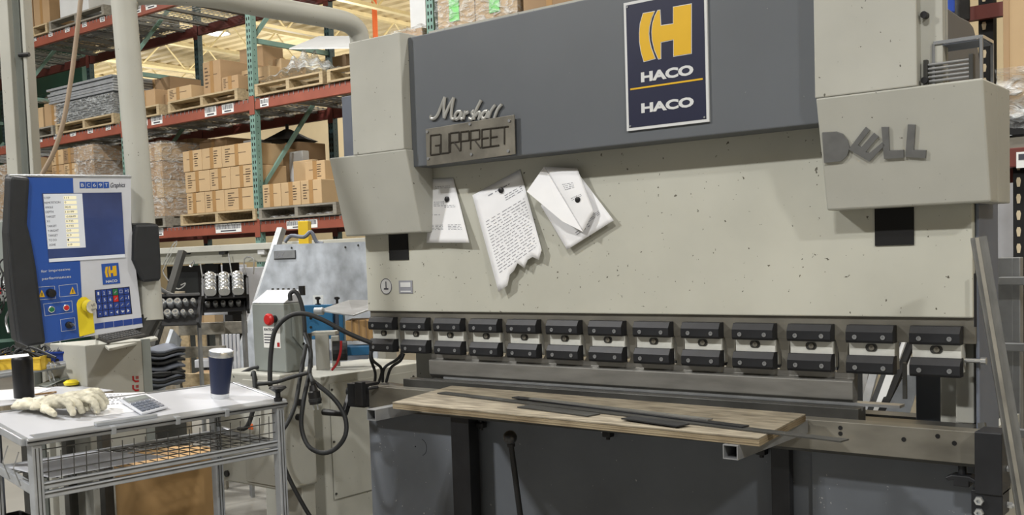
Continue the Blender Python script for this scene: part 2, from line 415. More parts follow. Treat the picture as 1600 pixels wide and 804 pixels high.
# small wedge blocks between the clamps
mb = MB(); x0 = 0.152
mb.prism([(x0, 0.03, 1.136), (x0+0.046, 0.03, 1.136), (x0+0.040, 0.03, 1.112), (x0+0.040, 0.03, 1.072), (x0+0.034, 0.03, 1.068), (x0+0.034, 0.03, 1.046), (x0+0.046, 0.03, 1.028), (x0, 0.03, 1.028), (x0+0.010, 0.03, 1.046), (x0+0.010, 0.03, 1.09), (x0+0.006, 0.03, 1.112)], (0, 0.03, 0))
w0 = mb.build('clamp_wedge', 'rail_steel', PB, 0.0015)
for i in range(1, 11): copy_tree(w0, d=(0.2*i, 0, 0))
for i, ln in ((11, 0.03), (12, 0.09)):
    x = 0.152+0.2*(i-1)+0.2
mb = MB().cyl((2.553, 0.03, 1.085), (2.60, 0.03, 1.085), 0.007, n=10).cyl((2.60, 0.03, 1.085), (2.615, 0.03, 1.085), 0.011, n=10); mb.build('clamp_pin', 'chrome', PB, smooth=True)
bx('hook_strip', 'dark_steel', PB, 2.366, 2.378, 0.03, 0.04, 0.955, 1.07)
# frames
bx('side_plate', 'slate', PB, 2.581, 2.592, 0.045, P(1560, 400, X=2.592).y, 0.0, zc0+0.1, 0.004)
bx('upper_side', 'slate', PB, 0.02, 0.14, 0.03, 0.30, 1.7, 2.36, 0.004)
_a = P(535, 200, Y=0.3).x; _b = P(548, 200, Y=0.3).x
bx('rear_side_guard', 'slate', PB, _a, _b+0.05, 0.302, 0.34, P(541, 245, Y=0.3).z, P(541, 150, Y=0.3).z, 0.003)
x0, x1, z0, z1 = RY(1463, 594, 1522, 680, 0.10)
bx('side_frame', 'cream', PB, x0, x1-0.005, 0.142, 0.23, 0.86, 1.21, 0.003)
bx('guide_cover', 'cream', PB, P(1496, 640, Y=0.12).x, x1, 0.10, 0.142, 0.88, 1.16, 0.003)
bx('throat_post', 'slate', PB, P(1431, 640, Y=0.35).x, P(1470, 640, Y=0.35).x, 0.35, 0.47, 0.80, 1.2, 0.003)
bx('left_frame', 'cream', PB, P(640, 570, Y=0.10).x, P(690, 570, Y=0.10).x, 0.142, 0.22, 0.86, 1.21, 0.003)
mb = MB().cyl((2.592, 0.0, 1.19), (2.592, 0.0, 1.35), 0.004, n=8); mb.build('air_line', 'black', PB)
# bed: front, die table, sheet support rail
bx('base_front', 'base_grey', PB, -0.03, 2.60, 0.0, 0.10, 0.02, 0.80, 0.004)
bx('base_plate', 'base_grey', PB, 2.08, 2.59, -0.012, 0.001, 0.02, 0.79, 0.003)
bx('base_plate', 'base_grey', PB, -0.02, 0.56, -0.012, 0.001, 0.02, 0.79, 0.003)
bx('bed_table', 'dark_steel', PB, 0.0, 2.58, -0.035, 0.10, 0.80, 0.88, 0.002)
rail = bx('support_rail', 'rail_steel', PB, 0.10, 2.625, -0.12, -0.055, 0.797, 0.893, 0.002)
bx('rail_lip', 'dark_steel', rail, 0.10, 2.62, -0.10, -0.05, 0.785, 0.797)
for px, py in ((1313, 668), (1313, 677), (1412, 686), (1465, 681), (1491, 692), (672, 615)):
    p = P(px, py, Y=-0.121); MB().cyl((p.x, -0.1195, p.z), (p.x, -0.1215, p.z), 0.007, n=12).build('rail_hole', 'matte_black', rail)
p = P(586, 606, Y=-0.13); MB().cyl((p.x-0.02, -0.15, p.z), (p.x+0.015, -0.125, p.z+0.006), 0.007, n=10).build('rail_bolt', 'black', rail)
# end brackets of the rail
br = bx('end_bracket', 'jaw_black', PB, 2.626, 2.70, -0.155, -0.05, 0.72, 0.90, 0.003)
mb = MB(); q = [(0, 0.72), (0, 0.63), (0.03, 0.615), (0.072, 0.65), (0.072, 0.72)]
mb = MB().prism([(2.615, -0.15, 0.73), (2.615, -0.15, 0.655), (2.66, -0.15, 0.63), (2.70, -0.15, 0.66), (2.70, -0.15, 0.73)], (0, 0.08, 0)); mb.build('bracket_foot', 'jaw_black', br, 0.003)
for (x, z) in ((2.638, 0.700), (2.638, 0.665)):
    MB(frame((x, -0.151, z), (1,0,0), (0,0,1))).lathe([(0.006, 0.004), (0.006, 0.012), (0.012, 0.012), (0.014, 0.009), (0.014, 0)], n=6).build('hex_nut', 'chrome', br)
for z in (0.79, 0.685):
    MB().cyl((2.701, -0.1, z), (2.715, -0.1, z), 0.010, n=6).cyl((2.715, -0.1, z), (2.724, -0.1, z), 0.005, n=8).build('bolt', 'chrome', br)
kn = MB().cyl((2.575, -0.085, 0.784), (2.575, -0.085, 0.735), 0.012, n=12).build('clamp_screw', 'jaw_black', PB)
MB().prism([(2.53, -0.11, 0.748), (2.54, -0.11, 0.738), (2.555, -0.11, 0.742), (2.555, -0.11, 0.725), (2.60, -0.11, 0.725), (2.60, -0.11, 0.742), (2.615, -0.11, 0.738), (2.62, -0.11, 0.748), (2.60, -0.11, 0.758), (2.55, -0.11, 0.758)], (0, 0.05, 0)).build('wing_handle', 'jaw_black', kn, 0.003)
bl = bx('end_bracket', 'jaw_black', PB, -0.005, 0.099, -0.15, -0.05, 0.80, 0.905, 0.003)
bx('bracket_block', 'jaw_black', bl, 0.06, 0.105, -0.165, -0.14, 0.81, 0.915, 0.003)
# crank of the left end
cr = P(530, 620, Y=-0.16)
mb = MB().cyl((-0.006, -0.1, 0.86), (-0.04, -0.1, 0.86), 0.028, n=18); ck = mb.build('crank_hub', 'jaw_black', PB, smooth=True)
bar(MB(), (-0.03, -0.1, 0.865), (-0.02, -0.16, 0.765), 0.02, 0.03).build('crank_arm', 'jaw_black', ck, 0.003)
MB().cyl((-0.02, -0.165, 0.768), (-0.13, -0.185, 0.772), 0.013, 0.015, n=12).build('crank_grip', 'black', ck, smooth=True)
# hand screws under the board
for px, py in ((752, 664), (950, 678), (1190, 705)):
    p = P(px, py, Y=-0.03); kb = MB().cyl((p.x, -0.03, p.z+0.03), (p.x, -0.03, p.z-0.02), 0.008, n=8).build('lock_screw', 'black', PB)
    bx('lock_grip', 'black', kb, p.x-0.018, p.x+0.018, -0.045, -0.013, p.z-0.01, p.z+0.012, 0.004)
# inspection hole on the base
p = P(657, 698, Y=-0.0125); mb = MB()
for k in range(20):
    a = -1.3+2.6*k/20; b = -1.3+2.6*(k+1)/20
    mb.hexa([(p.x+r*math.cos(t), yy, p.z+r*math.sin(t)) for yy in (-0.0121, -0.0126) for r, t in ((0.036, a), (0.038, a), (0.038, b), (0.036, b))])
mb.cyl((p.x-0.03, -0.012, p.z), (p.x-0.03, -0.014, p.z), 0.003, n=8); mb.build('cover_disc_seam', 'matte_black', PB)
# die and punch: lift-out tools
mb = MB().prism([(0.345, 0.03, 1.033), (0.345, 0.03, 1.012), (0.345, 0.012, 1.004), (0.345, 0.012, 0.945), (0.345, 0.03, 0.925), (0.345, 0.05, 0.925), (0.345, 0.06, 0.945), (0.345, 0.06, 1.033)], (1.868, 0, 0))
mb.build('bending_punch', 'tool_steel', None, 0.002, label='long grey steel bending punch hanging under the row of black clamps', cat='tool')
mb = MB().prism([(0.25, -0.054, 0.881), (0.25, -0.054, 0.926), (0.25, -0.03, 0.926), (0.25, -0.02, 0.915), (0.25, -0.01, 0.926), (0.25, 0.012, 0.926), (0.25, 0.012, 0.881)], (2.005, 0, 0))
mb.build('bending_die', 'dark_steel', None, 0.0015, label='long dark steel die bar lying behind the board on the machine bed', cat='tool')
mb = MB().box(0.42, 2.36, 0.02, 0.07, 0.925, 0.934); mb.box(0.6, 2.2, 0.03, 0.06, 0.881, 0.925); mb.build('die_rear_bar', 'bare_steel', None, label='thin bright steel bar lying behind the long dark die', cat='bar')
# foot-pedal mast with ball grip in front of the base
top = P(797, 683, Y=-0.35); bt = P(815, 820, Y=-0.28)
t = thing('ball_lever', 'black lever with a shiny ball grip standing before the grey base', 'lever', (bt.x+0.045, -0.22, 0))
dirv = (bt-top).normalized(); ft = top + dirv*((0.0-top.z)/dirv.z)
MB().cyl(top, ft, 0.010, 0.013, n=14).build('shaft', 'black', t, smooth=True)
MB(Matrix.Translation(top)).lathe([(0.0262*math.sin(a), 0.0262*math.cos(a)) for a in [math.pi*(0.02+0.96*k/12) for k in range(13)]][::-1], n=20).build('ball_grip', 'gloss_black', t, smooth=True)
MB().cyl(top+dirv*0.022, top+dirv*0.034, 0.015, n=14).build('collar', 'black', t)
MB().cyl((ft.x, ft.y, 0.0), (ft.x, ft.y, 0.05), 0.05, 0.02, n=16).build('foot', 'black', t)
# dark square post by the base
x0 = P(712, 720, Y=-0.06).x; x1 = P(740, 720, Y=-0.06).x
bx('steel_post', 'jaw_black', None, x0, x1, -0.085, -0.02, 0.0, 0.80, 0.003, label='dark square steel post under the left of the board', cat='post')
x0 = P(1205, 760, Y=-0.05).x; x1 = P(1238, 760, Y=-0.05).x
bx('steel_post', 'jaw_black', None, x0, x1-0.01, -0.05, -0.014, 0.0, 0.785, 0.003, label='dark flat steel post under the right of the board', cat='post')
# ------------------------------------------------------------------ board on its two tubes
def square_tube(mb, p0, p1, wd, ht, th=0.003):
    """open-ended rectangular tube"""
    p0, p1 = Vector(p0), Vector(p1); t = (p1-p0).normalized(); s = t.cross(Vector((0,0,1))).normalized(); u = s.cross(t)
    vs = []
    for p in (p0, p1):
        for k in (1.0, 0.0):
            a, b = wd/2-(th if k == 0 else 0), ht/2-(th if k == 0 else 0)
            vs += [p-s*a-u*b, p+s*a-u*b, p+s*a+u*b, p-s*a+u*b]
    fs = []
    for i in range(4):
        j = (i+1) % 4
        fs += [(i, j, 8+j, 8+i), (4+i, 12+i, 12+j, 4+j), (i, 4+i, 4+j, j), (8+i, 8+j, 12+j, 12+i)]
    return mb.add(vs, fs)
a = P(575, 655, Y=-0.40); 
def ytube(px, py, Yn, Yf, label, w=0.052, h=0.042):
    p = P(px, py, Y=Yn); mb = MB(); square_tube(mb, (p.x, Yn, p.z), (p.x, Yf, p.z), w, h)
    return mb.build('square_tube', 'bare_steel', None, label=label, cat='tube')
zt = 0.918; th = 0.024; zu = zt-th-0.022
def ptube(px, py, yend, label, w, h):
    p = P(px, py, Z=zu); mb = MB(); square_tube(mb, p, (p.x, yend, p.z), w, h); return mb.build('square_tube', 'bare_steel', None, label=label, cat='tube')
tl = ptube(580, 648, -0.168, 'square steel tube under the left edge of the wooden board', 0.046, 0.042)
tr = ptube(1141, 706, -0.125, 'square steel tube sticking out under the right end of the board', 0.046, 0.042)
A = P(613, 628, Z=zt); B = P(1186, 684, Z=zt); C_ = P(1259, 646, Z=zt); D_ = P(706, 602, Z=zt)
bt_ = thing('wooden_board', 'worn wooden sheet board lying on two steel tubes before the press', 'board', ((A+C_)/2).to_tuple()[:2]+(zt-th,))
mb = MB(); mb.prism([A-Vector((0,0,0.004)), B-Vector((0,0,0.004)), C_-Vector((0,0,0.004)), D_-Vector((0,0,0.004))], (0, 0, 0.004)); mb.build('face_sheet', 'osb', bt_)
for k in range(3):
    i0 = Vector((0, 0, -0.004-0.0066*(k+1))); off = Vector((0.0, 0.002 if k % 2 == 0 else 0.0005, 0))
    MB().prism([A+i0+off, B+i0+off, C_+i0-off, D_+i0-off], (0, 0, 0.0062)).build('ply_layer', 'ply_edge', bt_)
# loose steel strips on the board
def strip(px0, py0, px1, py1, wd, z, label, m='dark_steel', endx=None):
    p0, p1 = P(px0, py0, Z=z), P(px1, py1, Z=z); mb = MB(); bar(mb, p0, p1, wd, 0.004)
    return mb.build('steel_strip', m, None, label=label, cat='strip')
strip(690, 613, 1320, 688, 0.044, zt+0.003, 'longest dark steel strip running off the right end of the board')
strip(805, 620, 1165, 666, 0.034, zt+0.0072, 'thin steel strip on top of the crossed strips on board', 'jaw_black')
strip(830, 622, 1110, 655, 0.026, zt+0.0114, 'narrow steel strip topmost among the crossed strips', 'tool_steel')
strip(818, 634, 928, 648, 0.060, zt+0.003, 'short wide steel strip at the front of the pile')
strip(980, 652, 1068, 664, 0.055, zt+0.0072, 'short dark offcut poking out under the long strips', 'jaw_black')
p = P(640, 600, Z=0.9)
# ------------------------------------------------------------------ signs and letters fixed to the press
def inset(poly, d):
    n = len(poly); out = []
    ar = sum(poly[i][0]*poly[(i+1) % n][1]-poly[(i+1) % n][0]*poly[i][1] for i in range(n)); sg = 1 if ar > 0 else -1
    for i in range(n):
        a, b, c = Vector(poly[i-1]), Vector(poly[i]), Vector(poly[(i+1) % n])
        e1 = (b-a).normalized(); e2 = (c-b).normalized()
        n1 = Vector((-e1.y, e1.x))*sg; n2 = Vector((-e2.y, e2.x))*sg
        m = (n1+n2); m = m/max(0.35, m.length_squared)*2
        out.append((b.x+m.x*d*0.5*1.0, b.y+m.y*d*0.5*1.0))
    return out
YS = YH-0.008
sx0, sx1 = P(977, 110, Y=YS).x, P(1106, 90, Y=YS).x; sz0, sz1 = P(978, 205, Y=YS).z, P(975, 5, Y=YS).z
sg = thing('maker_sign', 'navy and yellow maker sign with white border on the grey header', 'sign', ((sx0+sx1)/2, YS, sz0))
bx('border', 'sign_white', sg, sx0, sx1, YS, YH-0.0005, sz0, sz1)
bx('field', 'navy', sg, sx0+0.010, sx1-0.010, YS-0.001, YS+0.001, sz0+0.010, sz1-0.010)
def zp(x, y): return P(960+x/3.83, y/3.83, Y=YS-0.002)
H1 = [(170,78),(243,65),(224,110),(212,160),(208,200),(212,240),(222,285),(247,352),(175,372),(157,310),(148,250),(147,200),(152,140)]
H2 = [(275,57),(280,150),(350,140),(350,40),(463,20),(463,322),(352,340),(352,240),(280,255),(280,352),(262,356),(238,300),(224,240),(221,190),(226,140),(240,95),(258,60)]
for pl in (H1, H2):
    q = [(zp(x, y).x, zp(x, y).z) for x, y in pl]
    MB().prism([(x, YS-0.001, z) for x, z in q], (0, -0.001, 0)).build('emblem_outline', 'sign_white', sg)
    MB().prism([(x, YS-0.002, z) for x, z in inset(q, 0.0045)], (0, -0.001, 0)).build('emblem', 'sign_yellow', sg)
for (cx, cy, wd, ht) in ((313, 440, 315, 72), (315, 628, 315, 70)):
    a = zp(cx-wd/2, cy); b = zp(cx+wd/2, cy); c = zp(cx, cy); hh = (zp(cx, cy-ht/2)-zp(cx, cy+ht/2)).z
    text('lettering', 'HACO', 0.06, 'sign_white', sg, front(c.x, YS-0.0015, c.z), off=0.0028, fit=(b.x-a.x, hh*0.86))
a = zp(95, 535); b = zp(528, 471); bx('rule', 'sign_yellow', sg, a.x, b.x, YS-0.002, YS-0.001, (a.z+b.z)/2-0.003, (a.z+b.z)/2+0.003)
for x, z in ((sx0+0.016, sz0+0.016), (sx1-0.016, sz0+0.016), (sx0+0.016, sz1-0.016), (sx1-0.016, sz1-0.016)):
    MB().cyl((x, YS-0.001, z), (x, YS-0.004, z), 0.0035, n=10).build('rivet', 'bare_steel', sg)
# script lettering and welded name plate
def q5(x, y, Y): return P(640+x/2.435, 140+y/2.435, Y=Y)
strokes = [[(82,98),(80,108),(92,110),(106,96),(120,62),(134,28)], [(134,28),(130,66),(131,108)], [(131,108),(148,66),(168,30)], [(168,30),(160,70),(158,104),(166,112),(178,102)],
 [(196,84),(182,84),(172,98),(176,112),(188,106),(197,86),(194,108),(202,112)], [(204,112),(211,82),(213,90),(224,84)], [(246,80),(236,88),(244,100),(236,112),(226,108)],
 [(272,40),(250,84),(244,114)], [(250,100),(262,86),(268,90),(262,114)], [(296,82),(284,84),(274,98),(278,110),(290,104),(298,84),(295,108)], [(326,58),(310,80),(300,108)], [(350,56),(334,76),(322,108)]]
mb = MB()
for s in strokes:
    pts = [q5(x, y, YH-0.008) for x, y in s]; n0 = len(mb.v); mb.tube(pts, 0.0072, n=8, sub=4)
    for v in mb.v[n0:]: v.y = YH-0.007+(v.y-YH+0.008)*0.7
bt2 = mb.build('script_lettering', 'letter_silver', None, smooth=True, label='silver script letters above the riveted name plate on the header', cat='lettering')
YP = YH-0.020
c4 = [q5(60,150,YP), q5(398,95,YP), q5(402,245,YP), q5(65,290,YP)]
npt = thing('name_plate', 'brushed steel name plate with welded letters and six rivets', 'plate', ((c4[2]+c4[3])/2).to_tuple())
MB().prism(c4, (0, 0.004, 0)).build('plate', 'cut_plate', npt, 0.001)
LET = {'G': [[(1,1),(0,1),(0,0),(1,0),(1,.45),(.5,.45)]], 'U': [[(0,1),(0,0),(1,0),(1,1)]], 'R': [[(0,0),(0,1),(.9,1),(.9,.5),(0,.5)],[(.4,.5),(1,0)]], 'P': [[(0,0),(0,1),(1,1),(1,.5),(0,.5)]], 'E': [[(1,1),(0,1),(0,0),(1,0)],[(0,.5),(.8,.5)]], 'T': [[(0,1),(1,1)],[(.55,1),(.55,0)]]}
cells = [('G',80,116),('U',119,150),('R',155,192),('P',195,226),('R',232,270),('E',275,306),('E',308,340),('T',342,376)]
for ch, xa, xb in cells:
    mb = MB()
    for st in LET[ch]:
        pts = []
        for u, v in st:
            x = xa+(xb-xa)*u; yt = 174-(x-80)*0.115; yb_ = 249-(x-80)*0.145; pts.append(q5(x, yb_+(yt-yb_)*v, YP-0.001))
        for i in range(len(pts)-1): mb.tube([pts[i], pts[i+1]], 0.0032, n=6)
    mb.build('welded_letter', 'bead', npt)
for x, y in ((68,160),(230,131),(380,118),(72,262),(236,246),(376,233)):
    p = q5(x, y, YP); MB().cyl((p.x, YP, p.z), (p.x, YP-0.004, p.z), 0.006, n=12).build('rivet', 'bare_steel', npt)
# cut metal letters on the right cover skirt
PN = Vector((0, -(1.893-1.556), 0.08)).normalized(); PO = Vector((2.3, YC_, zc1))
nrm = Vector((0, -(zc1-zc0), -(0.08))).normalized()
def onskirt(px, py, lift=0.0):
    d = ri*((px-800)/F_PX) + dn*((py-CY_PX)/F_PX) + fw; o = PO+nrm*lift
    t = (o-CAM).dot(nrm)/d.dot(nrm); return CAM+d*t
def q3(x, y): return onskirt(1240+x/2.011, y/2.011, 0.0006)
lets = [('large solid letter D of cut grey metal on the right cover', [(92,415),(136,413),(156,420),(172,440),(178,462),(170,488),(152,505),(98,510)]),
 ('tilted letter E of cut grey metal beside the solid D', [(175,468),(228,398),(241,409),(204,455),(214,462),(254,417),(268,429),(228,476),(240,480),(280,446),(289,455),(240,506)]),
 ('letter L of cut grey metal right after the tilted E', [(278,398),(300,398),(303,472),(347,470),(348,494),(286,498)]),
 ('last letter L of cut grey metal with a raised tail', [(361,390),(384,391),(379,470),(418,471),(416,496),(353,491)])]
for lb, pl in lets:
    MB().prism([q3(x, y) for x, y in pl], nrm*0.007).build('metal_letter', 'letter_grey', None, label=lb, cat='letter', group='cut letters on the right cover')
# ------------------------------------------------------------------ papers held by magnets
def sheet(name, label, cor, lines, seed, tear=None, bulge=0.0):
    """cor: four pixel corners with their distance Y, order TL TR BR BL"""
    c = [P(x, y, Y=Y) for x, y, Y in cor]
    def S(u, v, lift=0.0):
        p = (c[0]*(1-u)+c[1]*u)*(1-v)+(c[3]*(1-u)+c[2]*u)*v
        return Vector((p.x, p.y-bulge*math.sin(math.pi*u)*math.sin(math.pi*v)-lift, p.z))
    t = thing(name, label, 'paper', (c[0]+c[2]).to_tuple() and ((c[0]+c[2])/2).to_tuple())
    rnd = random.Random(seed)
    nu, nv = 11, 15; mb = MB(); vs = []; 
    for j in range(nv):
        for i in range(nu):
            u, v = i/(nu-1), j/(nv-1)
            if tear: v = v*tear(u)
            vs.append(S(u, v))
    mb.add(vs, [(j*nu+i, j*nu+i+1, (j+1)*nu+i+1, (j+1)*nu+i) for j in range(nv-1) for i in range(nu-1)])
    mb.build('leaf', 'paper', t, smooth=True, solid=0.0006, nofix=True)
    ik = MB()
    for (u0, u1, v, hgt, n) in lines:
        for k in range(n):
            vv = v+hgt*k*2.0
            if tear and vv > tear((u0+u1)/2)-0.04: continue
            uu = u0
            while uu < u1:
                du = rnd.uniform(0.03, 0.1); e = min(u1, uu+du)
                ik.add([S(uu, vv, .0012), S(e, vv, .0012), S(e, vv+hgt*0.6, .0012), S(uu, vv+hgt*0.6, .0012)], [(0,1,2,3)]); uu = e+rnd.uniform(0.01, 0.05)
    if lines: ik.build('handwriting', 'ink_light', t, nofix=True, kind='stuff')
    return S
YQ = YR-0.003
S1 = sheet('note_paper', 'small white note paper at the left, under the name plate', [(674,279.6,YQ),(708,277.6,YQ),(733.5,379,-0.015),(666.5,379,-0.004)], [(0.2,0.8,0.12,0.012,2),(0.15,0.5,0.36,0.015,3),(0.5,0.85,0.42,0.012,2),(0.1,0.35,0.56,0.012,1),(0.1,0.42,0.72,0.012,4),(0.55,0.9,0.72,0.012,4)], 1)
S2 = sheet('work_order', 'long torn work order sheet pinned in the middle of the ram', [(738,305,YQ),(812.5,264.5,YQ),(850,403,-0.01),(779,456,-0.012)], [(0.3,0.75,0.08,0.02,1),(0.6,0.95,0.17,0.012,3)]+[(0.12,0.94,0.31+0.031*k,0.010,1) for k in range(21)], 2,
  tear=lambda u: 1.0 if u < 0.22 else (0.89+0.045*math.sin(u*23)+0.07*(u-0.22)))
S3 = sheet('drawing_paper', 'drawing sheet with sketched oval hanging behind the folded sheet', [(845,321,YQ),(897,262,YQ),(959,344,-0.004),(886,390,-0.006)], [(0.6,0.9,0.75,0.012,3),(0.3,0.6,0.82,0.02,2)], 3)
S4 = sheet('folded_paper', 'white folded sheet lying over the sketched drawing on the ram', [(850,260,-0.015),(902,263,-0.012),(928,330,-0.02),(911,362,-0.035)], [(0.3,0.7,0.3,0.015,4),(0.35,0.8,0.55,0.015,2)], 4, bulge=0.012)
mb = MB(); c = [P(850,260,Y=-0.016), P(911,362,Y=-0.036), P(878,345,Y=-0.05), P(823,299,Y=-0.055)]
mb.add(c, [(0,1,2,3)]); fo = mb.build('folded_flap', 'paper', None, solid=0.0006)
fo.parent = None
fo_par = [o for o in COL.objects if o.name.startswith('folded_paper')][0]
fo.location = fo.location - WO[fo_par.name]; fo.parent = fo_par
for (px, py, Y, lb) in ((698.5, 311, 0.005, 'round black magnet on the small note paper'), (783, 297, 0.01, 'round black magnet on the long torn work order'), (903, 312, -0.03, 'round black magnet on the folded drawing sheet')):
    p = P(px, py, Y=Y); MB(frame((p.x, Y, p.z), (1,0,0), (0,0,1))).lathe([(0.0115, -0.004), (0.0115, 0.004), (0.008, 0.006), (0.0001, 0.006)], n=16).build('round_magnet', 'black', None, smooth=True, label=lb, cat='magnet', group='magnets on the ram')
# ------------------------------------------------------------------ pendant boom
pt = P(193, 0, D=4.25); pb = P(236, 500, D=4.25)
BM = thing('pendant_boom', 'thick cream pipe boom rising beside the control panel and over the rack', 'pipe', (pb.x, pb.y, 1.05))
e1 = P(330, -6, D=4.34); e2 = P(400, 8, D=4.52); e3 = P(470, 20, D=4.68); e4 = P(525, 30, D=4.82); e5 = P(548, 38, D=4.88); e6 = P(560, 52, D=4.92); e7 = P(563, 75, D=4.93)
up = (pt-pb).normalized()
MB().tube([pb, pb+up*0.6, pt, pt+up*0.06], 0.05, n=20).build('pillar', 'cream', BM, smooth=True)
top = Vector((pt.x, pt.y, 2.58))
MB().tube([pt+up*0.06, top+Vector((0.0, 0.01, -0.05)), top+Vector((0.02, 0.06, 0.0)), e1, e2, e3, e4, e5, e6, e7], 0.047, n=20, sub=4).build('arm', 'cream', BM, smooth=True)
MB().cyl(P(222, 505, D=4.25)-up*0.03, P(236, 500, D=4.25)+up*0.02, 0.05).build('collar', 'dark_steel', BM)
# ------------------------------------------------------------------ control panel (pendant)
k = 4.0/3.8
pc = CAM+(Vector((-0.196, -1.282, 1.497))-CAM)*k
PR = (Matrix.Rotation(1.3389, 4, 'Z') @ Matrix.Rotation(0.0928, 4, 'X') @ Matrix.Rotation(-0.0505, 4, 'Y'))
PM = Matrix.Translation(pc) @ PR
PX = (PR @ Vector((1,0,0))); PZ = (PR @ Vector((0,0,1))); PNm = (PR @ Vector((0,-1,0)))
PF = frame(pc, PX, PZ)     # x right, y up, z out of the face
PFi = PF.inverted()
def onp(x, y, ox=0, oy=260, sc=2.68):
    px, py = ox+x/sc, oy+y/sc
    d = ri*((px-800)/F_PX) + dn*((py-CY_PX)/F_PX) + fw; t = (pc-CAM).dot(PNm)/d.dot(PNm)
    v = PFi @ (CAM+d*t); return (v.x, v.y)
CP = thing('control_panel', 'blue and grey machine control panel with screen, keypad and black grips', 'control panel', tuple(pc-PZ*0.31))
def pp(name, pts, z0, z1, m, parent, bevel=0.0, **kw):
    return MB(PF).prism([(x, y, z0) for x, y in [onp(*q[:2], *q[2:]) for q in pts]], (0, 0, z1-z0)).build(name, m, parent, bevel, **kw)
pp('housing', [(45,32),(548,36),(556,240),(575,440),(600,676),(110,752),(70,735),(40,480),(30,280)], -0.09, -0.004, 'grip_black', CP, 0.008)
pp('rim', [(42,33),(548,37),(552,46),(40,42)], -0.03, 0.004, 'aluminium', CP, 0.002)
pp('face_plate', [(112,45),(548,45),(550,240),(570,440),(598,672),(185,742),(140,420),(122,310),(104,240)], -0.004, 0.0, 'panel_grey', CP)
pp('blue_field', [(114,45),(305,48),(318,390),(335,395),(350,712),(187,739),(141,420),(123,310),(105,240)], 0.0, 0.0012, 'panel_blue', CP)
pp('left_grip', [(40,38),(120,45),(110,240),(127,310),(147,420),(188,740),(110,752),(75,735),(45,480),(28,280),(35,60)], -0.07, 0.022, 'grip_black', CP, 0.012)
pp('right_grip', [(560,240),(650,237),(660,250),(669,400),(669,470),(660,477),(592,483),(572,440),(550,390),(552,290)], -0.07, 0.022, 'grip_black', CP, 0.012)
sc = pp('screen', [(175,112),(508,108),(523,380),(205,400)], 0.0012, 0.003, 'screen_blue', CP)
pp('screen_table', [(180,115),(343,113),(358,338),(200,345)], 0.003, 0.0034, 'screen_grey', sc)
pp('task_bar', [(204,386),(522,366),(523,380),(205,400)], 0.003, 0.0036, 'screen_grey', sc)
def ptext(name, s, cx, cy, wd, ht, m, parent, z=0.0012, off=0.0, shear=0.0, ang=None):
    c = onp(cx, cy); a = onp(cx-wd/2, cy); b = onp(cx+wd/2, cy); lo = onp(cx, cy+ht/2); hi = onp(cx, cy-ht/2)
    return text(name, s, 0.02, m, parent, PF @ Matrix.Translation((c[0], c[1], z)), ext=0.0003, off=off, shear=shear, fit=(abs(b[0]-a[0]), abs(hi[1]-lo[1])))
rows = ['STEP','REPETITION','ANGLE','DEPTH','TARGET','X1','TARGET','Y-RIGHT','TARGET','TO DO','DONE']
vals = ['1/1','0','90.0','1.0199','-0.0649','0.735','0.735','0.0','0.9','1','619']
for i in range(11):
    y = 130+19.6*i; sh = i*1.5
    pp('value_cell', [(265+sh,y-6),(318+sh,y-7),(319+sh,y+7),(266+sh,y+8)], 0.0034, 0.0038, 'screen_cream', sc)
    wd = 7*len(rows[i])*0.95
    ptext('row_text', rows[i], 183+sh*1.5+wd/2, y+1, wd, 9, 'ink', sc, 0.0036)
    wv = 6*len(vals[i]); ptext('value_text', vals[i], 268+sh+wv/2, y, wv, 8, 'ink', sc, 0.004)
# badge squares and script
for i, chh in enumerate('BC69T'):
    x0 = 333+25*i; pp('badge_square', [(x0,64),(x0+23,64),(x0+24,90),(x0+1,91)], 0.0, 0.001, 'panel_blue', CP)
    ptext('badge_letter', chh, x0+12, 77.5, 12, 14, 'sign_white', CP, 0.0012)
ptext('script_text', 'Graphics', 493, 80, 62, 26, 'navy', CP, 0.001, shear=0.35)
ptext('slogan', 'for impressive', 233, 435, 122, 14, 'sign_white', CP, 0.0016)
ptext('slogan', 'performances', 237, 466, 122, 14, 'sign_white', CP, 0.0016)
# maker badge
pp('maker_badge', [(424,408),(495,402),(503,488),(431,494)], 0.0, 0.002, 'panel_blue', CP)
for pl in ([(441,420),(452,418),(448,440),(453,462),(444,464),(438,442)], [(455,418),(460,417),(462,434),(470,433),(470,416),(486,414),(489,456),(474,459),(472,445),(463,446),(464,461),(458,462),(452,440)]):
    pp('badge_emblem', pl, 0.002, 0.0026, 'sign_yellow', CP)
ptext('badge_text', 'HACO', 467, 479, 48, 11, 'sign_white', CP, 0.0023, off=0.0006)
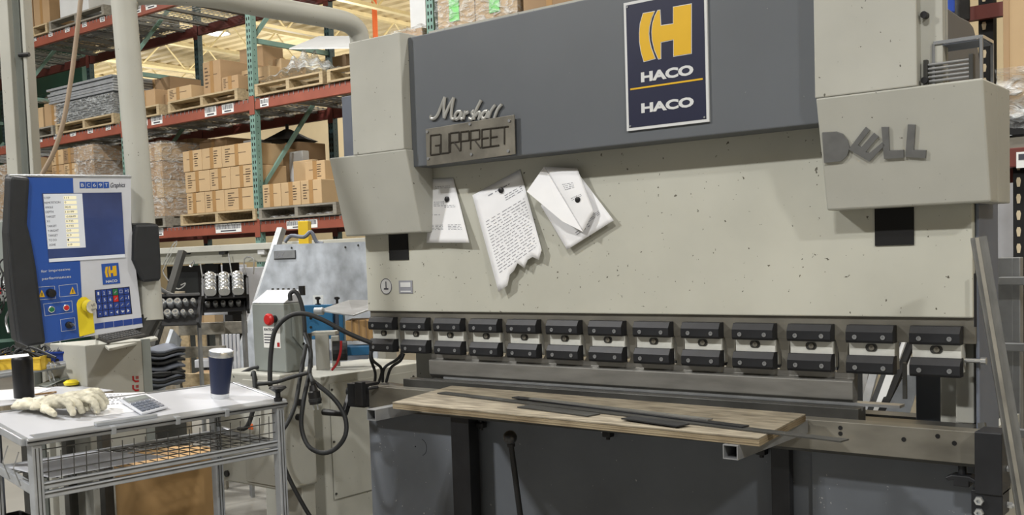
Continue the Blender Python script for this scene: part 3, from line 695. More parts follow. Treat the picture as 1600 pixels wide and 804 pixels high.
# keypad
digits = [['1','2','3','','','+1'],['4','5','6','','','-1'],['7','8','9','','',''],['.','0','-','','','']]
kp = pp('keypad', [(396,517),(542,502),(554,616),(406,634)], 0.0, 0.001, 'navy', CP)
for r in range(4):
    for c in range(6):
        u0, u1, v0, v1 = c/6, (c+1)/6, r/4, (r+1)/4
        def Q(u, v): return (398+(540-398)*u+v*10, 518-13*u+114*v-4*u*v)
        e = 0.012
        m = 'button_green' if (r, c) == (0, 3) else 'button_red' if (r, c) == (1, 3) else 'key_blue'
        pp('key', [Q(u0+e, v0+e), Q(u1-e, v0+e), Q(u1-e, v1-e), Q(u0+e, v1-e)], 0.001, 0.0022, m, kp)
        s = digits[r][c]; cx, cy = Q((u0+u1)/2, (v0+v1)/2)
        if s: ptext('key_mark', s, cx, cy, 7*len(s), 13 if s.isdigit() or len(s) > 1 else 4, 'sign_white', kp, 0.0023)
        elif (r, c) in ((3,3),(3,4),(3,5)):
            tri = {3: [(-5,0),(4,-7),(4,7)], 4: [(-8,-3),(8,-3),(0,6)], 5: [(5,0),(-4,-7),(-4,7)]}[c]
            pp('key_mark', [(cx+a, cy+b) for a, b in tri], 0.0022, 0.0027, 'sign_white', kp)
        elif (r, c) == (0, 4): pp('key_mark', [(cx-6,cy-6),(cx+6,cy-6),(cx+6,cy+6),(cx-6,cy+6),(cx-6,cy-5),(cx-5,cy-5),(cx-5,cy+5),(cx+5,cy+5),(cx+5,cy-5),(cx-6,cy-5)], 0.0022, 0.0027, 'sign_white', kp)
        else: pp('key_mark', [(cx-6,cy+5),(cx+3,cy-6),(cx+6,cy-3),(cx-3,cy+6)], 0.0022, 0.0027, 'ink_light', kp)
for i in range(5):
    x0 = 396+40*i; y0 = 657-5.1*i; pp('soft_key', [(x0,y0),(x0+38,y0-5),(x0+39.5,y0+19),(x0+1.5,y0+25)], 0.0, 0.0012, 'key_blue', CP)
# outlined fields, warning triangles, knobs and buttons
def outline(pts):
    q = [onp(*p) for p in pts]; mb = MB(PF)
    for i in range(4):
        a, b = Vector(q[i]+(0.0016,)), Vector(q[(i+1) % 4]+(0.0016,)); bar(mb, a, b, 0.0012, 0.0006)
    mb.build('field_outline', 'sign_white', CP)
for pts in ([(150,505),(228,500),(232,552),(154,558)], [(246,498),(322,490),(327,538),(250,545)], [(182,575),(300,562),(305,608),(188,625)], [(252,640),(312,632),(316,682),(257,690)]): outline(pts)
for (x, y) in ((174, 533), (303, 520)):
    pp('warning_sign', [(x-12,y+14),(x,y-18),(x+14,y+12)], 0.0014, 0.002, 'sign_yellow', CP); pp('warning_mark', [(x-1,y-6),(x+3,y-6),(x+3,y+8),(x,y+8)], 0.002, 0.0024, 'black', CP)
def knob(name, x, y, prof, m, parent=CP, n=24):
    c = onp(x, y); return MB(PF @ Matrix.Translation((c[0], c[1], 0.0012))).lathe(prof, n=n).build(name, m, parent, smooth=True)
knob('rotary_knob', 210, 528, [(0.0165, 0), (0.0165, 0.024), (0.014, 0.028), (0.0001, 0.029)], 'black')
for (x, y, m) in ((214, 597, 'button_green'), (276, 590, 'button_red')):
    b = knob('push_button', x, y, [(0.0125, 0), (0.0125, 0.006), (0.010, 0.007), (0.0001, 0.007)], 'chrome'); knob('button_cap', x, y, [(0.0095, 0.006), (0.0095, 0.009), (0.0001, 0.0095)], m, b)
ks = knob('key_switch', 287, 662, [(0.013, 0), (0.013, 0.014), (0.007, 0.016), (0.0001, 0.016)], 'black')
c = onp(290, 660); bar(MB(PF), (c[0], c[1], 0.017), (c[0]+0.006, c[1]+0.004, 0.045), 0.012, 0.003).build('key', 'bare_steel', ks)
pp('yellow_plate', [(320,575),(325,560),(340,547),(358,545),(372,556),(384,570),(396,695),(332,712)], 0.0012, 0.003, 'tag_yellow', CP)
es = knob('emergency_stop', 360, 580, [(0.016, 0), (0.016, 0.012), (0.024, 0.016), (0.024, 0.026), (0.018, 0.031), (0.0001, 0.032)], 'tag_yellow')
c = onp(372, 583); MB(PF @ Matrix.Translation((c[0], c[1], 0.034))).cyl((0,0,0), (0.001,0,0.002), 0.025, n=18).build('paper_tag', 'glove', es)
ptext('tag_text', 'Pull', 374, 574, 26, 12, 'ink', es, 0.0373); ptext('tag_text', 'Reset', 376, 592, 30, 11, 'ink', es, 0.0373)
# ------------------------------------------------------------------ keyboard tray and pedestal below the panel
zt_ = 1.115
q = [P(152, 530, Z=zt_), P(222, 513, Z=zt_), P(247, 527, Z=zt_), P(170, 544, Z=zt_)]
TR = thing('keyboard_tray', 'cream folding keyboard tray under the control panel', 'tray', tuple((q[0]+q[2])/2))
MB().prism(q, (0, 0, -0.012)).build('tray_plate', 'cream', TR, 0.003)
for a, b in ((P(150, 520, Z=1.17), q[0]), (P(215, 505, Z=1.17), q[1])):
    bar(MB(), a, b, 0.012).build('tray_arm', 'cream', TR)
kb = [P(142, 528, Z=zt_+0.003), P(212, 513, Z=zt_+0.003), P(240, 523, Z=zt_+0.003), P(168, 538, Z=zt_+0.003)]
KB = thing('keyboard', 'black computer keyboard lying on the cream tray', 'keyboard', tuple((kb[0]+kb[2])/2))
MB().prism(kb, (0, 0, 0.014)).build('case', 'black', KB, 0.004)
def kq(u, v, h=0.0): return (kb[0]*(1-u)+kb[1]*u)*(1-v)+(kb[3]*(1-u)+kb[2]*u)*v+Vector((0, 0, 0.014+h))
mb = MB()
for i in range(16):
    for j in range(5):
        a, b, c_, d = (i+.15)/16.6+.02, (i+.85)/16.6+.02, (j+.15)/5.6+.05, (j+.85)/5.6+.05
        mb.add([kq(a, c_), kq(b, c_), kq(b, d), kq(a, d), kq(a, c_, .004), kq(b, c_, .004), kq(b, d, .004), kq(a, d, .004)], [(4,5,6,7),(0,1,5,4),(1,2,6,5),(2,3,7,6),(3,0,4,7)])
tag(mb.build('keycaps', 'grip_black', KB), kind='stuff')
XP = -0.76
y0, y1 = P(135, 575, X=XP).y, P(236, 575, X=XP).y; zt2 = P(190, 534, X=XP).z
PD = thing('pedestal_cabinet', 'grey-cream pedestal cabinet with red emblem below the keyboard tray', 'cabinet', (XP-0.15, (y0+y1)/2, 0))
bx('body', 'cream', PD, XP-0.3, XP, y0, y1, 0, zt2, 0.005)
bx('corner_strip', 'box_grey', PD, XP-0.01, XP+0.004, P(223, 575, X=XP).y, y1+0.002, 0, zt2+0.004, 0.002)
for py in (592, 606):
    c = P(212, py, X=XP+0.001); mb = MB(frame((XP+0.0005, c.y, c.z), (0,1,0), (0,0,1)))
    mb.prism([(-0.016,0.016,0),(-0.008,0.016,0),(-0.008,0.0,0),(0.0,-0.006,0),(0.016,-0.006,0),(0.016,-0.014,0),(-0.002,-0.014,0),(-0.016,-0.002,0)], (0,0,0.001))
    for s in range(3): mb.prism([(0.002+s*0.005,0.014,0),(0.005+s*0.005,0.014,0),(0.005+s*0.005,0.0,0),(0.002+s*0.005,0.0,0)], (0,0,0.001))
    mb.build('red_emblem', 'red', PD)
# ------------------------------------------------------------------ tilted bench cart
CM = Matrix.Translation((0.226, -1.713, 0.92)) @ Matrix.Rotation(1.495, 4, 'Z') @ Matrix.Rotation(0.14, 4, 'X')
CMi = CM.inverted(); CL, CW = 0.975, 0.37
cn = CM.to_3x3() @ Vector((0,0,1)); co = CM @ Vector((0,0,0))
def onc(px, py, lift=0.0):
    d = ri*((px-800)/F_PX) + dn*((py-CY_PX)/F_PX) + fw; o = co+cn*lift; t = (o-CAM).dot(cn)/d.dot(cn)
    return CMi @ (CAM+d*t)
CT = thing('bench_cart', 'sloping white-topped aluminium work cart with wire basket below', 'cart', (0.06, -1.25, 0))
MB(CM).box(0.012, CL-0.012, 0.012, CW-0.012, -0.012, 0.0).build('top_panel', 'bench_white', CT)
MB(CM).box(0.0, CL, -0.008, 0.010, -0.020, 0.003).build('edge_rail', 'bare_steel', CT, 0.004)
MB(CM).box(0.0, CL, CW-0.010, CW+0.006, -0.020, 0.003).build('edge_rail', 'bare_steel', CT, 0.004)
MB(CM).box(-0.012, 0.012, 0.013, CW-0.013, -0.022, 0.004).build('edge_rail', 'aluminium', CT, 0.004)
MB(CM).box(CL-0.012, CL+0.012, 0.013, CW-0.013, -0.022, 0.004).build('edge_rail', 'aluminium', CT, 0.004)
a = onc(140, 664); b = onc(202, 653)
MB(CM).box(0.03, 0.95, 0.011, 0.05, 0.0, 0.0015).build('ledge_strip', 'galvanised', CT)
MB(CM).box(0.24, 0.46, 0.03, 0.05, 0.0016, 0.014).build('stop_strip', 'aluminium', CT, 0.002)
MB(CM).box(0.0, CL, -0.0095, -0.008, -0.008, -0.004).build('rail_groove', 'matte_black', CT)
for u in (0.28, 0.52, 0.72):
    MB(CM).box(CL*u, CL*u+0.018, -0.011, 0.012, -0.022, 0.006).build('clip', 'aluminium', CT, 0.002)
corners = {}
for nm, (u, v) in dict(nl=(0.03, 0.014), nr=(CL-0.03, 0.014), fl=(0.03, CW-0.02), fr=(CL-0.1, CW-0.02)).items():
    p = CM @ Vector((u, v, -0.022)); corners[nm] = p
    lg = bx('leg', 'aluminium', CT, p.x-0.017, p.x+0.017, p.y-0.017, p.y+0.017, 0.0, p.z, 0.003)
    mb = MB(); 
    for s in (-0.006, 0.006): mb.box(p.x+0.017, p.x+0.0178, p.y+s-0.0015, p.y+s+0.0015, 0.01, p.z-0.01)
    mb.build('leg_groove', 'dark_steel', lg)
def railz(a, b, dz, wd=0.022, ht=0.03, name='shelf_rail'):
    pa, pb_ = corners[a]-Vector((0,0,dz)), corners[b]-Vector((0,0,dz)); mb = MB(); bar(mb, pa, pb_, wd, ht); o = mb.build(name, 'aluminium', CT, 0.003)
    mb = MB(); bar(mb, pa+Vector((0.0115,0,0.004)), pb_+Vector((0.0115,0,0.004)), 0.002, 0.004); mb.build('rail_groove', 'dark_steel', o)
for dz in (0.135, 0.165): railz('nl', 'nr', dz, 0.022, 0.022)
railz('fl', 'fr', 0.17); railz('nl', 'fl', 0.15); railz('nr', 'fr', 0.15); railz('nl', 'nr', 0.62); railz('fl', 'fr', 0.62); railz('nl', 'fl', 0.60)
# wire basket
wb = MB(); A0, A1, B0, B1 = [corners[c]-Vector((0,0,d)) for c, d in (('nl',0.02),('nr',0.02),('nl',0.125),('nr',0.125))]
F0, F1 = corners['fl']-Vector((0,0,0.16)), corners['fr']-Vector((0,0,0.16))
n = 22
for i in range(n+1):
    t_ = i/n; a = A0.lerp(A1, t_); b = B0.lerp(B1, t_); c_ = F0.lerp(F1, t_)
    wb.tube([a+Vector((0.0,0,-0.01)), b+Vector((-0.005,0,0)), c_], 0.0018, n=5)
for t_ in (0.0, 0.35, 0.7, 1.0): wb.tube([A0.lerp(B0, t_), A1.lerp(B1, t_)], 0.002, n=5)
for t_ in (0.2, 0.4, 0.6, 0.8): wb.tube([B0.lerp(F0, t_), B1.lerp(F1, t_)], 0.002, n=5)
tag(wb.build('wire_basket', 'dark_steel', CT), kind='stuff')
# hooked wires at the left end
wb = MB()
for i in range(4):
    p = corners['nl'].lerp(corners['fl'], 0.15+0.25*i); wb.tube([p+Vector((-0.0,-0.03,-0.03)), p+Vector((0,-0.05,-0.08)), p+Vector((0.0,-0.03,-0.14))], 0.002, n=5)
tag(wb.build('end_wires', 'bare_steel', CT), kind='stuff')
def bq(u, v, h): return (B0.lerp(B1, u)).lerp(F0.lerp(F1, u), v)+Vector((0,0,h))
MB().prism([bq(0.02,0.95,0.005), bq(0.40,0.95,0.005), bq(0.52,0.10,0.005), bq(0.06,0.06,0.005)], (0,0,0.0012)).build('loose_sheet', 'panel_grey', None, label='grey stained paper sheet lying in the wire basket of the cart', cat='paper')
p = CM @ Vector((CL-0.03, 0.012, 0.004))
KN = thing('clamp_knob', 'black three-lobed hand knob at the right corner of the cart', 'knob', tuple(p))
MB(frame(p, (1,0,0), (0,1,0))).lathe([(0.010, 0.0), (0.010, 0.03), (0.014, 0.034), (0.034, 0.048), (0.030, 0.056), (0.0001, 0.058)], n=18).build('grip', 'black', KN, smooth=True)
MB().cyl(p, p+Vector((0,0,0.012)), 0.016, n=12).build('washer', 'black', KN)
# tumbler
c = onc(348, 622); TMt = CM @ Matrix.Translation((c.x, c.y+0.02, 0.0))
TB = thing('tumbler', 'navy steel tumbler with bare metal rim standing on the cart', 'cup', tuple(TMt.translation))
MB(TMt).lathe([(0.034, 0.018), (0.0455, 0.158), (0.0455, 0.160)], n=32).build('sleeve', 'tumbler_navy', TB, smooth=True)
MB(TMt).lathe([(0.0335, 0.0), (0.0345, 0.003), (0.0350, 0.0185), (0.02, 0.0185)], n=32).build('base_band', 'chrome', TB, smooth=True)
MB(TMt).lathe([(0.0450, 0.159), (0.0462, 0.180), (0.0450, 0.182), (0.0435, 0.180), (0.042, 0.165)], n=32).build('rim_band', 'chrome', TB, smooth=True)
MB(TMt).lathe([(0.042, 0.172), (0.044, 0.181), (0.040, 0.184), (0.030, 0.179), (0.0001, 0.179)], n=32).build('lid', 'panel_grey', TB, smooth=True)
# paper and calculator
q = [onc(124, 615), onc(226, 613), onc(262, 636), onc(150, 651)]
PA = thing('note_sheet', 'white note sheet with handwriting under the calculator on the cart', 'paper', tuple(CM @ ((q[0]+q[2])/2)))
MB(CM).prism([(p.x, p.y, 0.0008) for p in q], (0,0,0.0006)).build('leaf', 'paper', PA)
ik = MB(CM); rnd = random.Random(5)
for r in range(6):
    u = 0.06
    while u < (0.62 if r < 4 else 0.4):
        e = u+rnd.uniform(0.02, 0.06); v = 0.1+r*0.09
        def qq(u, v): p = (q[0]*(1-u)+q[1]*u)*(1-v)+(q[3]*(1-u)+q[2]*u)*v; return (p.x, p.y, 0.0017)
        ik.add([qq(u, v), qq(e, v-0.01), qq(e, v+0.02), qq(u, v+0.03)], [(0,1,2,3)]); u = e+rnd.uniform(0.01, 0.03)
ik.build('handwriting', 'ink', PA, nofix=True, kind='stuff')
q = [onc(186, 627, 0.01), onc(228, 619, 0.01), onc(262, 635, 0.01), onc(221, 646, 0.01)]
CA = thing('calculator', 'grey desk calculator with tilted display on the white note sheet', 'calculator', tuple(CM @ Vector((q[0].x, q[0].y, 0.002))))
def cq(u, v, h): p = (q[0]*(1-u)+q[1]*u)*(1-v)+(q[3]*(1-u)+q[2]*u)*v; return (p.x, p.y, 0.002+0.010+0.008*(1-v)+h)
def slab(u0, u1, v0, v1, h0, h1): 
    return MB(CM).add([cq(u0,v0,h0),cq(u1,v0,h0),cq(u1,v1,h0),cq(u0,v1,h0),cq(u0,v0,h1),cq(u1,v0,h1),cq(u1,v1,h1),cq(u0,v1,h1)], [(0,1,2,3),(7,6,5,4),(0,4,5,1),(1,5,6,2),(2,6,7,3),(3,7,4,0)])
slab(0,1,0,1,-0.009,0.0).build('body', 'panel_grey', CA, 0.003)
slab(0.08,0.92,0.06,0.36,0.0,0.002).build('bezel', 'galvanised', CA); slab(0.12,0.88,0.1,0.3,0.002,0.003).build('display', 'box_grey', CA)
for r in range(4):
    for c in range(5): slab(0.08+c*0.175, 0.08+c*0.175+0.13, 0.44+r*0.135, 0.44+r*0.135+0.1, 0.0, 0.005).build('key', 'slate' if c < 4 else 'ink_light', CA)
# work gloves: palm, five fingers, cuff, one skin each
def glove(label, base, ang, flip, group, lift=0.0, roll=0.0):
    M = CM @ Matrix.Translation((base.x, base.y, 0.014+lift)) @ Matrix.Rotation(ang, 4, 'Z') @ Matrix.Rotation(roll, 4, 'Y')
    mb = MB(M); fl = -1 if flip else 1
    for k in range(4):
        x = (-0.036+0.024*k)*fl; L = [0.066, 0.082, 0.078, 0.06][k]; w = (-0.022+0.015*k)*fl
        mb.tube([(x*0.8, 0.01, 0.028), (x, 0.045, 0.040), (x+w*0.6, 0.045+L*0.45, 0.038), (x+w*1.0, 0.045+L*0.72, 0.016), (x+w*1.1, 0.045+L*0.80, -0.001)], [0.0135]*9+[0.0128, 0.012, 0.011, 0.009], n=10, sub=3)
    mb.tube([(-0.03*fl, -0.02, 0.006), (-0.062*fl, 0.008, 0.014), (-0.078*fl, 0.045, 0.006)], [0.016, 0.015, 0.014, 0.013, 0.0125, 0.012, 0.010], n=10, sub=3)
    def sec(y, w, h, z): return [(w*math.cos(a), y, z+h*math.sin(a)) for a in [2*math.pi*i/18 for i in range(18)]]
    ss = [sec(0.055, 0.042, 0.012, 0.036), sec(0.035, 0.048, 0.022, 0.032), sec(0.0, 0.047, 0.028, 0.026), sec(-0.04, 0.040, 0.022, 0.016), sec(-0.07, 0.038, 0.016, 0.012), sec(-0.10, 0.050, 0.018, 0.012), sec(-0.125, 0.056, 0.014, 0.010)]
    mb.add([p for q_ in ss for p in q_], [(a*18+i, a*18+(i+1) % 18, (a+1)*18+(i+1) % 18, (a+1)*18+i) for a in range(6) for i in range(18)]+[list(range(18)), [108+i for i in range(18)]])
    o = mb.build('work_glove', 'glove', None, label=label, cat='glove', group=group, smooth=True)
    md = o.modifiers.new('skin', 'REMESH'); md.mode = 'VOXEL'; md.voxel_size = 0.0028; md.use_smooth_shade = True
    tx = bpy.data.textures.new('crumple', 'CLOUDS'); tx.noise_scale = 0.022
    md = o.modifiers.new('crumple', 'DISPLACE'); md.texture = tx; md.strength = 0.009; md.mid_level = 0.5
    md = o.modifiers.new('soften', 'SMOOTH'); md.iterations = 1
    return o
glove('dirty white work glove lying nearest the note sheet', onc(112, 644), -2.15, False, 'work gloves on the cart', 0.008, 0.1)
glove('white work glove with its cuff pointing to the left edge', onc(84, 645), -2.45, True, 'work gloves on the cart')
# ------------------------------------------------------------------ second bench with bottle
ZT = 0.945
q = [P(177, 609, Z=ZT), P(112, 601, Z=ZT), P(-150, 626, Z=ZT), P(-60, 642, Z=ZT)]
SB = thing('side_bench', 'low bench with pale top and rough chipboard edge behind the cart', 'bench', tuple(((q[0]+q[2])/2).to_tuple()[:2])+(0,))
MB().prism(q, (0,0,-0.003)).build('top_sheet', 'bench_white', SB)
MB().prism([p-Vector((0,0,0.003)) for p in q], (0,0,-0.018)).build('board', 'osb', SB)
MB().prism([p+Vector((0,0,-0.026))+(q[0]-q[1]).normalized()*-0.03 for p in q], (0,0,-0.02)).build('under_frame', 'rubber', SB)
for i in (0, 1, 2, 3):
    c = q[i].lerp((q[0]+q[2])/2, 0.12); bx('leg', 'dark_steel', SB, c.x-0.02, c.x+0.02, c.y-0.02, c.y+0.02, 0, ZT-0.046)
c = P(8, 760, D=4.3); CR = thing('dark_filler', 'added dark box that darkens the floor under the chipboard bench', 'crate', (c.x, c.y, 0))  # made-up dark box, added to darken the space below the bench
for (x0, x1, y0, y1, z0, z1) in ((-0.2,0.2,-0.15,0.15,0,0.02),(-0.2,0.2,-0.15,-0.14,0.02,0.4),(-0.2,0.2,0.14,0.15,0.02,0.4),(-0.2,-0.19,-0.14,0.14,0.02,0.4),(0.19,0.2,-0.14,0.14,0.02,0.4)): bx('filler_wall', 'matte_black', CR, c.x+x0, c.x+x1, c.y+y0, c.y+y1, z0, z1)
c = P(38, 621, Z=ZT+0.001)
BT = thing('flask', 'tall matte black flask standing on the chipboard bench', 'bottle', tuple(c))
MB().lathe([(0.036, 0.0), (0.038, 0.004), (0.0395, 0.15), (0.0385, 0.158), (0.034, 0.163), (0.001, 0.164)], tuple(c), n=28).build('body', 'black', BT, smooth=True)
MB().lathe([(0.030, 0.163), (0.030, 0.168), (0.001, 0.169)], tuple(c), n=24).build('lid', 'matte_black', BT, smooth=True)
MB().prism([P(-30, 612, Z=ZT+.001), P(60, 604, Z=ZT+.001), P(80, 607, Z=ZT+.001), P(30, 624, Z=ZT+.001), P(-30, 626, Z=ZT+.001)], (0,0,0.001)).build('white_sheet', 'paper', None, label='white paper sheet under the black flask on the bench', cat='paper')
MB().prism([P(-40, 560, Z=1.13), P(44, 552, Z=1.13), P(46, 556, Z=1.13), P(-40, 566, Z=1.13)], (0,0,0.001)).build('white_sheet', 'paper', None, label='white paper sheet lying across the yellow bin', cat='paper')
c = P(98, 600, Z=ZT); mb = MB()
mb.grid(lambda u, v: (c.x+(u-.5)*0.10, c.y+(v-.5)*0.20, ZT+0.004+0.03*abs(math.sin(u*4+v*3))*(1-abs(2*v-1))), 14, 14)
rg = mb.build('rag', 'box_grey', None, smooth=True, solid=0.004, label='grey crumpled rag with yellow cuff at the back of bench', cat='rag')
c2 = P(112, 601, Z=ZT+0.005); MB().lathe([(0.001, 0), (0.03, 0.001), (0.034, 0.012), (0.02, 0.022), (0.001, 0.024)], tuple(c2), n=12).build('cuff', 'tag_yellow', rg, smooth=True)
for i, (a, b) in enumerate((((55, 616), (88, 612)), ((70, 619), (84, 613)))):
    p0, p1 = P(*a, Z=ZT+0.006), P(*b, Z=ZT+0.006); MB().cyl(p0, p1, 0.004, n=6).build('pencil', 'tape', None, label=('brown pencil lying flat beside the black flask', 'second pencil crossing under the first on bench')[i], cat='pencil')
# ------------------------------------------------------------------ bins on a pipe frame
def tray_bin(px0, px1, py, D, label, m):
    a, b = P(px0, py, D=D), P(px1, py, D=D); ax = (b-a); L = ax.length; ax.z = 0; ax.normalize(); dp = Vector((-ax.y, ax.x, 0)); z = a.z
    M = frame((a.x, a.y, z-0.06), ax, dp)
    t = thing('parts_bin', label, 'bin', (a.x, a.y, z-0.06), 'parts bins on the pipe frame')
    MB(M).box(0, L, 0, 0.2, 0, 0.004).build('bottom', m, t)
    for nm, bxs in (('wall', (0, L, 0, 0.004, 0, 0.055)), ('wall', (0, L, 0.196, 0.2, 0, 0.07)), ('wall', (0, 0.004, 0, 0.2, 0, 0.06)), ('wall', (L-0.004, L, 0, 0.2, 0, 0.06))): MB(M).box(*bxs).build(nm, m, t)
    mb = MB(M); mb.box(-0.004, L+0.004, -0.006, 0.0, 0.05, 0.058); mb.build('lip', m, t)
    for k in (0.35, 0.7): MB(M).cyl((L*k, -0.0005, 0.02), (L*k, -0.003, 0.02), 0.008, n=10).build('hole', 'matte_black', t)
    return M, L
M1, L1 = tray_bin(66, 131, 549, 4.55, 'blue plastic parts bin next to the yellow bin', 'bin_blue')
M2, L2 = tray_bin(-40, 63, 560, 4.45, 'yellow plastic parts bin beside the blue one', 'bin_yellow')
rnd = random.Random(3); mb = MB(M1)
for i in range(26):
    x, y = rnd.uniform(0.02, L1-0.02), rnd.uniform(0.02, 0.16); mb.tube([(x, y, 0.04), (x+rnd.uniform(-.05,.05), y+rnd.uniform(-.03,.05), 0.06+rnd.uniform(0,.03)), (x+rnd.uniform(-.09,.09), y+rnd.uniform(-.05,.05), 0.05)], 0.003, n=5, sub=3)
mb.build('wire_scraps', 'galvanised', None, label='tangle of bright wire scraps heaped in the blue bin', cat='wire', kind='stuff')
mb = MB(M2)
for i in range(26):
    x, y = rnd.uniform(0.05, L2-0.02), rnd.uniform(0.02, 0.16); mb.tube([(x, y, 0.04), (x+rnd.uniform(-.05,.05), y+rnd.uniform(-.03,.05), 0.07+rnd.uniform(0,.03)), (x+rnd.uniform(-.09,.09), y+rnd.uniform(-.05,.05), 0.05)], 0.006, n=5, sub=3)
mb.build('cable_scraps', 'rubber', None, label='heap of dark cable scraps lying in the yellow bin', cat='cable', kind='stuff')
a, b = P(-20, 588, D=4.42), P(143, 562, D=4.6)
PFm = thing('pipe_frame', 'grey pipe frame with hooks below the parts bins', 'frame', (a.lerp(b, .5).x, a.lerp(b, .5).y, 0))
MB().cyl(a, b, 0.017, n=12).build('rail', 'galvanised', PFm, smooth=True)
MB().cyl(b-(b-a).normalized()*0.004, b+(b-a).normalized()*0.012, 0.021, n=12).build('end_cap', 'galvanised', PFm)
for t_ in (0.04, 0.93):
    p = a.lerp(b, t_); bx('post', 'slate', PFm, p.x-0.018, p.x+0.018, p.y-0.018, p.y+0.018, 0, p.z-0.012)
p = a.lerp(b, 0.5); bx('bin_shelf', 'dark_steel', PFm, min(a.x, b.x)-0.2, max(a.x, b.x), min(a.y, b.y), max(a.y, b.y)+0.02, a.z-0.012+0.012, a.z+0.004) if False else None
for t_ in (0.58, 0.62, 0.80):
    p = a.lerp(b, t_); MB().tube([p+Vector((0.02,0,-0.005)), p+Vector((0.005,0,0.02)), p+Vector((-0.02,0,0.0)), p+Vector((0.0,0,-0.05)), p+Vector((0.012,0.01,-0.09)), p+Vector((0.02,0.0,-0.075))], 0.0028, n=5, sub=3).build('hook', 'chrome', PFm, smooth=True)
bx('back_sheet', 'rubber', PFm, a.x-0.2, b.x-0.14, a.y+0.1, b.y, 0.85, 1.0) if False else None
# ------------------------------------------------------------------ cardboard drum
c = P(262, 760, D=4.35)
DR = thing('cardboard_drum', 'brown fibreboard drum standing under the cart', 'drum', (c.x, c.y, 0))
MB().lathe([(0.205, 0.0), (0.208, 0.01), (0.205, 0.03), (0.205, 0.62), (0.208, 0.64), (0.208, 0.66), (0.001, 0.66)], (c.x, c.y, 0), n=40).build('body', 'drum_brown', DR, smooth=True)
MB().lathe([(0.209, 0.0), (0.211, 0.005), (0.211, 0.02), (0.209, 0.025)], (c.x, c.y, 0), n=40).build('bottom_ring', 'galvanised', DR, smooth=True)
# ------------------------------------------------------------------ hose and cream column at the far left
mb = MB().tube([P(x, y, D=4.6) for x, y in ((130,-60),(126,0),(118,70),(110,130),(99,190),(85,235),(68,268),(50,300))], 0.0105, n=10, sub=4)
mb.build('hanging_hose', 'hose_tan', None, smooth=True, label='thin tan hose hanging down behind the control panel', cat='hose')
def vpost(name, m, parent, px0, px1, py, D, dep, z0=0, z1=6.6):
    a, b = P(px0, py, D=D), P(px1, py, D=D); ax = Vector((b.x-a.x, b.y-a.y, 0)); L = ax.length; ax.normalize(); dp = Vector((-ax.y, ax.x, 0))
    M = frame((a.x, a.y, 0), ax, dp); return MB(M).box(0, L, 0, dep, z0, z1).build(name, m, parent, 0.004)
p = P(28, 140, D=5.6)
cc = thing('door_mast', 'tall cream sliding mast with a dark seam at the far left', 'mast', (p.x, p.y, 0))
vpost('mast_edge', 'cream', cc, 3, 20, 140, 5.55, 0.1); vpost('mast_web', 'box_grey', cc, 20, 37, 140, 5.6, 0.1); vpost('mast_seam', 'matte_black', cc, 37, 39, 140, 5.62, 0.1); vpost('mast_flange', 'cream', cc, 39, 45, 140, 5.58, 0.1)
p = P(30, 86, D=5.57); MB().cyl(p, p+Vector((0.05,0.03,0)), 0.012, n=8).build('latch', 'black', cc)
# ------------------------------------------------------------------ grey switch box with wires at the far left
p0 = P(-20, 345, D=5.0); p1 = P(30, 470, D=5.0)
SBx = thing('switch_box', 'grey wall switch box with red button behind the left grip', 'box', (p0.x, p0.y, p1.z))
M = frame((P(-30, 400, D=5.0).x, P(-30, 400, D=5.0).y, 0), Vector((ri.x, ri.y, 0)), Vector((-ri.y, ri.x, 0)))
MB(M).box(0, 0.22, 0, 0.12, p1.z, p0.z).build('body', 'box_grey', SBx, 0.006)
p = P(1, 454, D=4.99); MB().cyl(p+Vector((0,0,0)), p-fw*0.03, 0.018, n=14).build('red_button', 'button_red', SBx, smooth=True)
MB(M).box(0.08, 0.12, 0.12, 0.16, 0, p1.z).build('stand', 'dark_steel', SBx)
rnd = random.Random(11)
for i in range(11):
    x, y = rnd.uniform(-5, 30), rnd.uniform(395, 450); pts = []
    for s in range(7):
        pts.append(P(x, y, D=4.75+rnd.uniform(-.05,.05))); x += rnd.uniform(-14, 16); y += rnd.uniform(4, 22)
        x = max(-20, min(44, x)); y = min(y, 540)
    rr = [0.003, 0.004, 0.006][i % 3]; mm = ['rubber', 'black', 'galvanised'][(i//3) % 3]
    MB().tube(pts, rr, n=6, sub=4).build('loose_cable', mm, None, smooth=True, label='%s %s loose cable in the tangle left of the control panel' % (['thin', 'medium', 'thick'][i % 3], {'rubber': 'dark grey', 'black': 'black', 'galvanised': 'pale grey'}[mm]), cat='cable', group='tangled cables at far left')
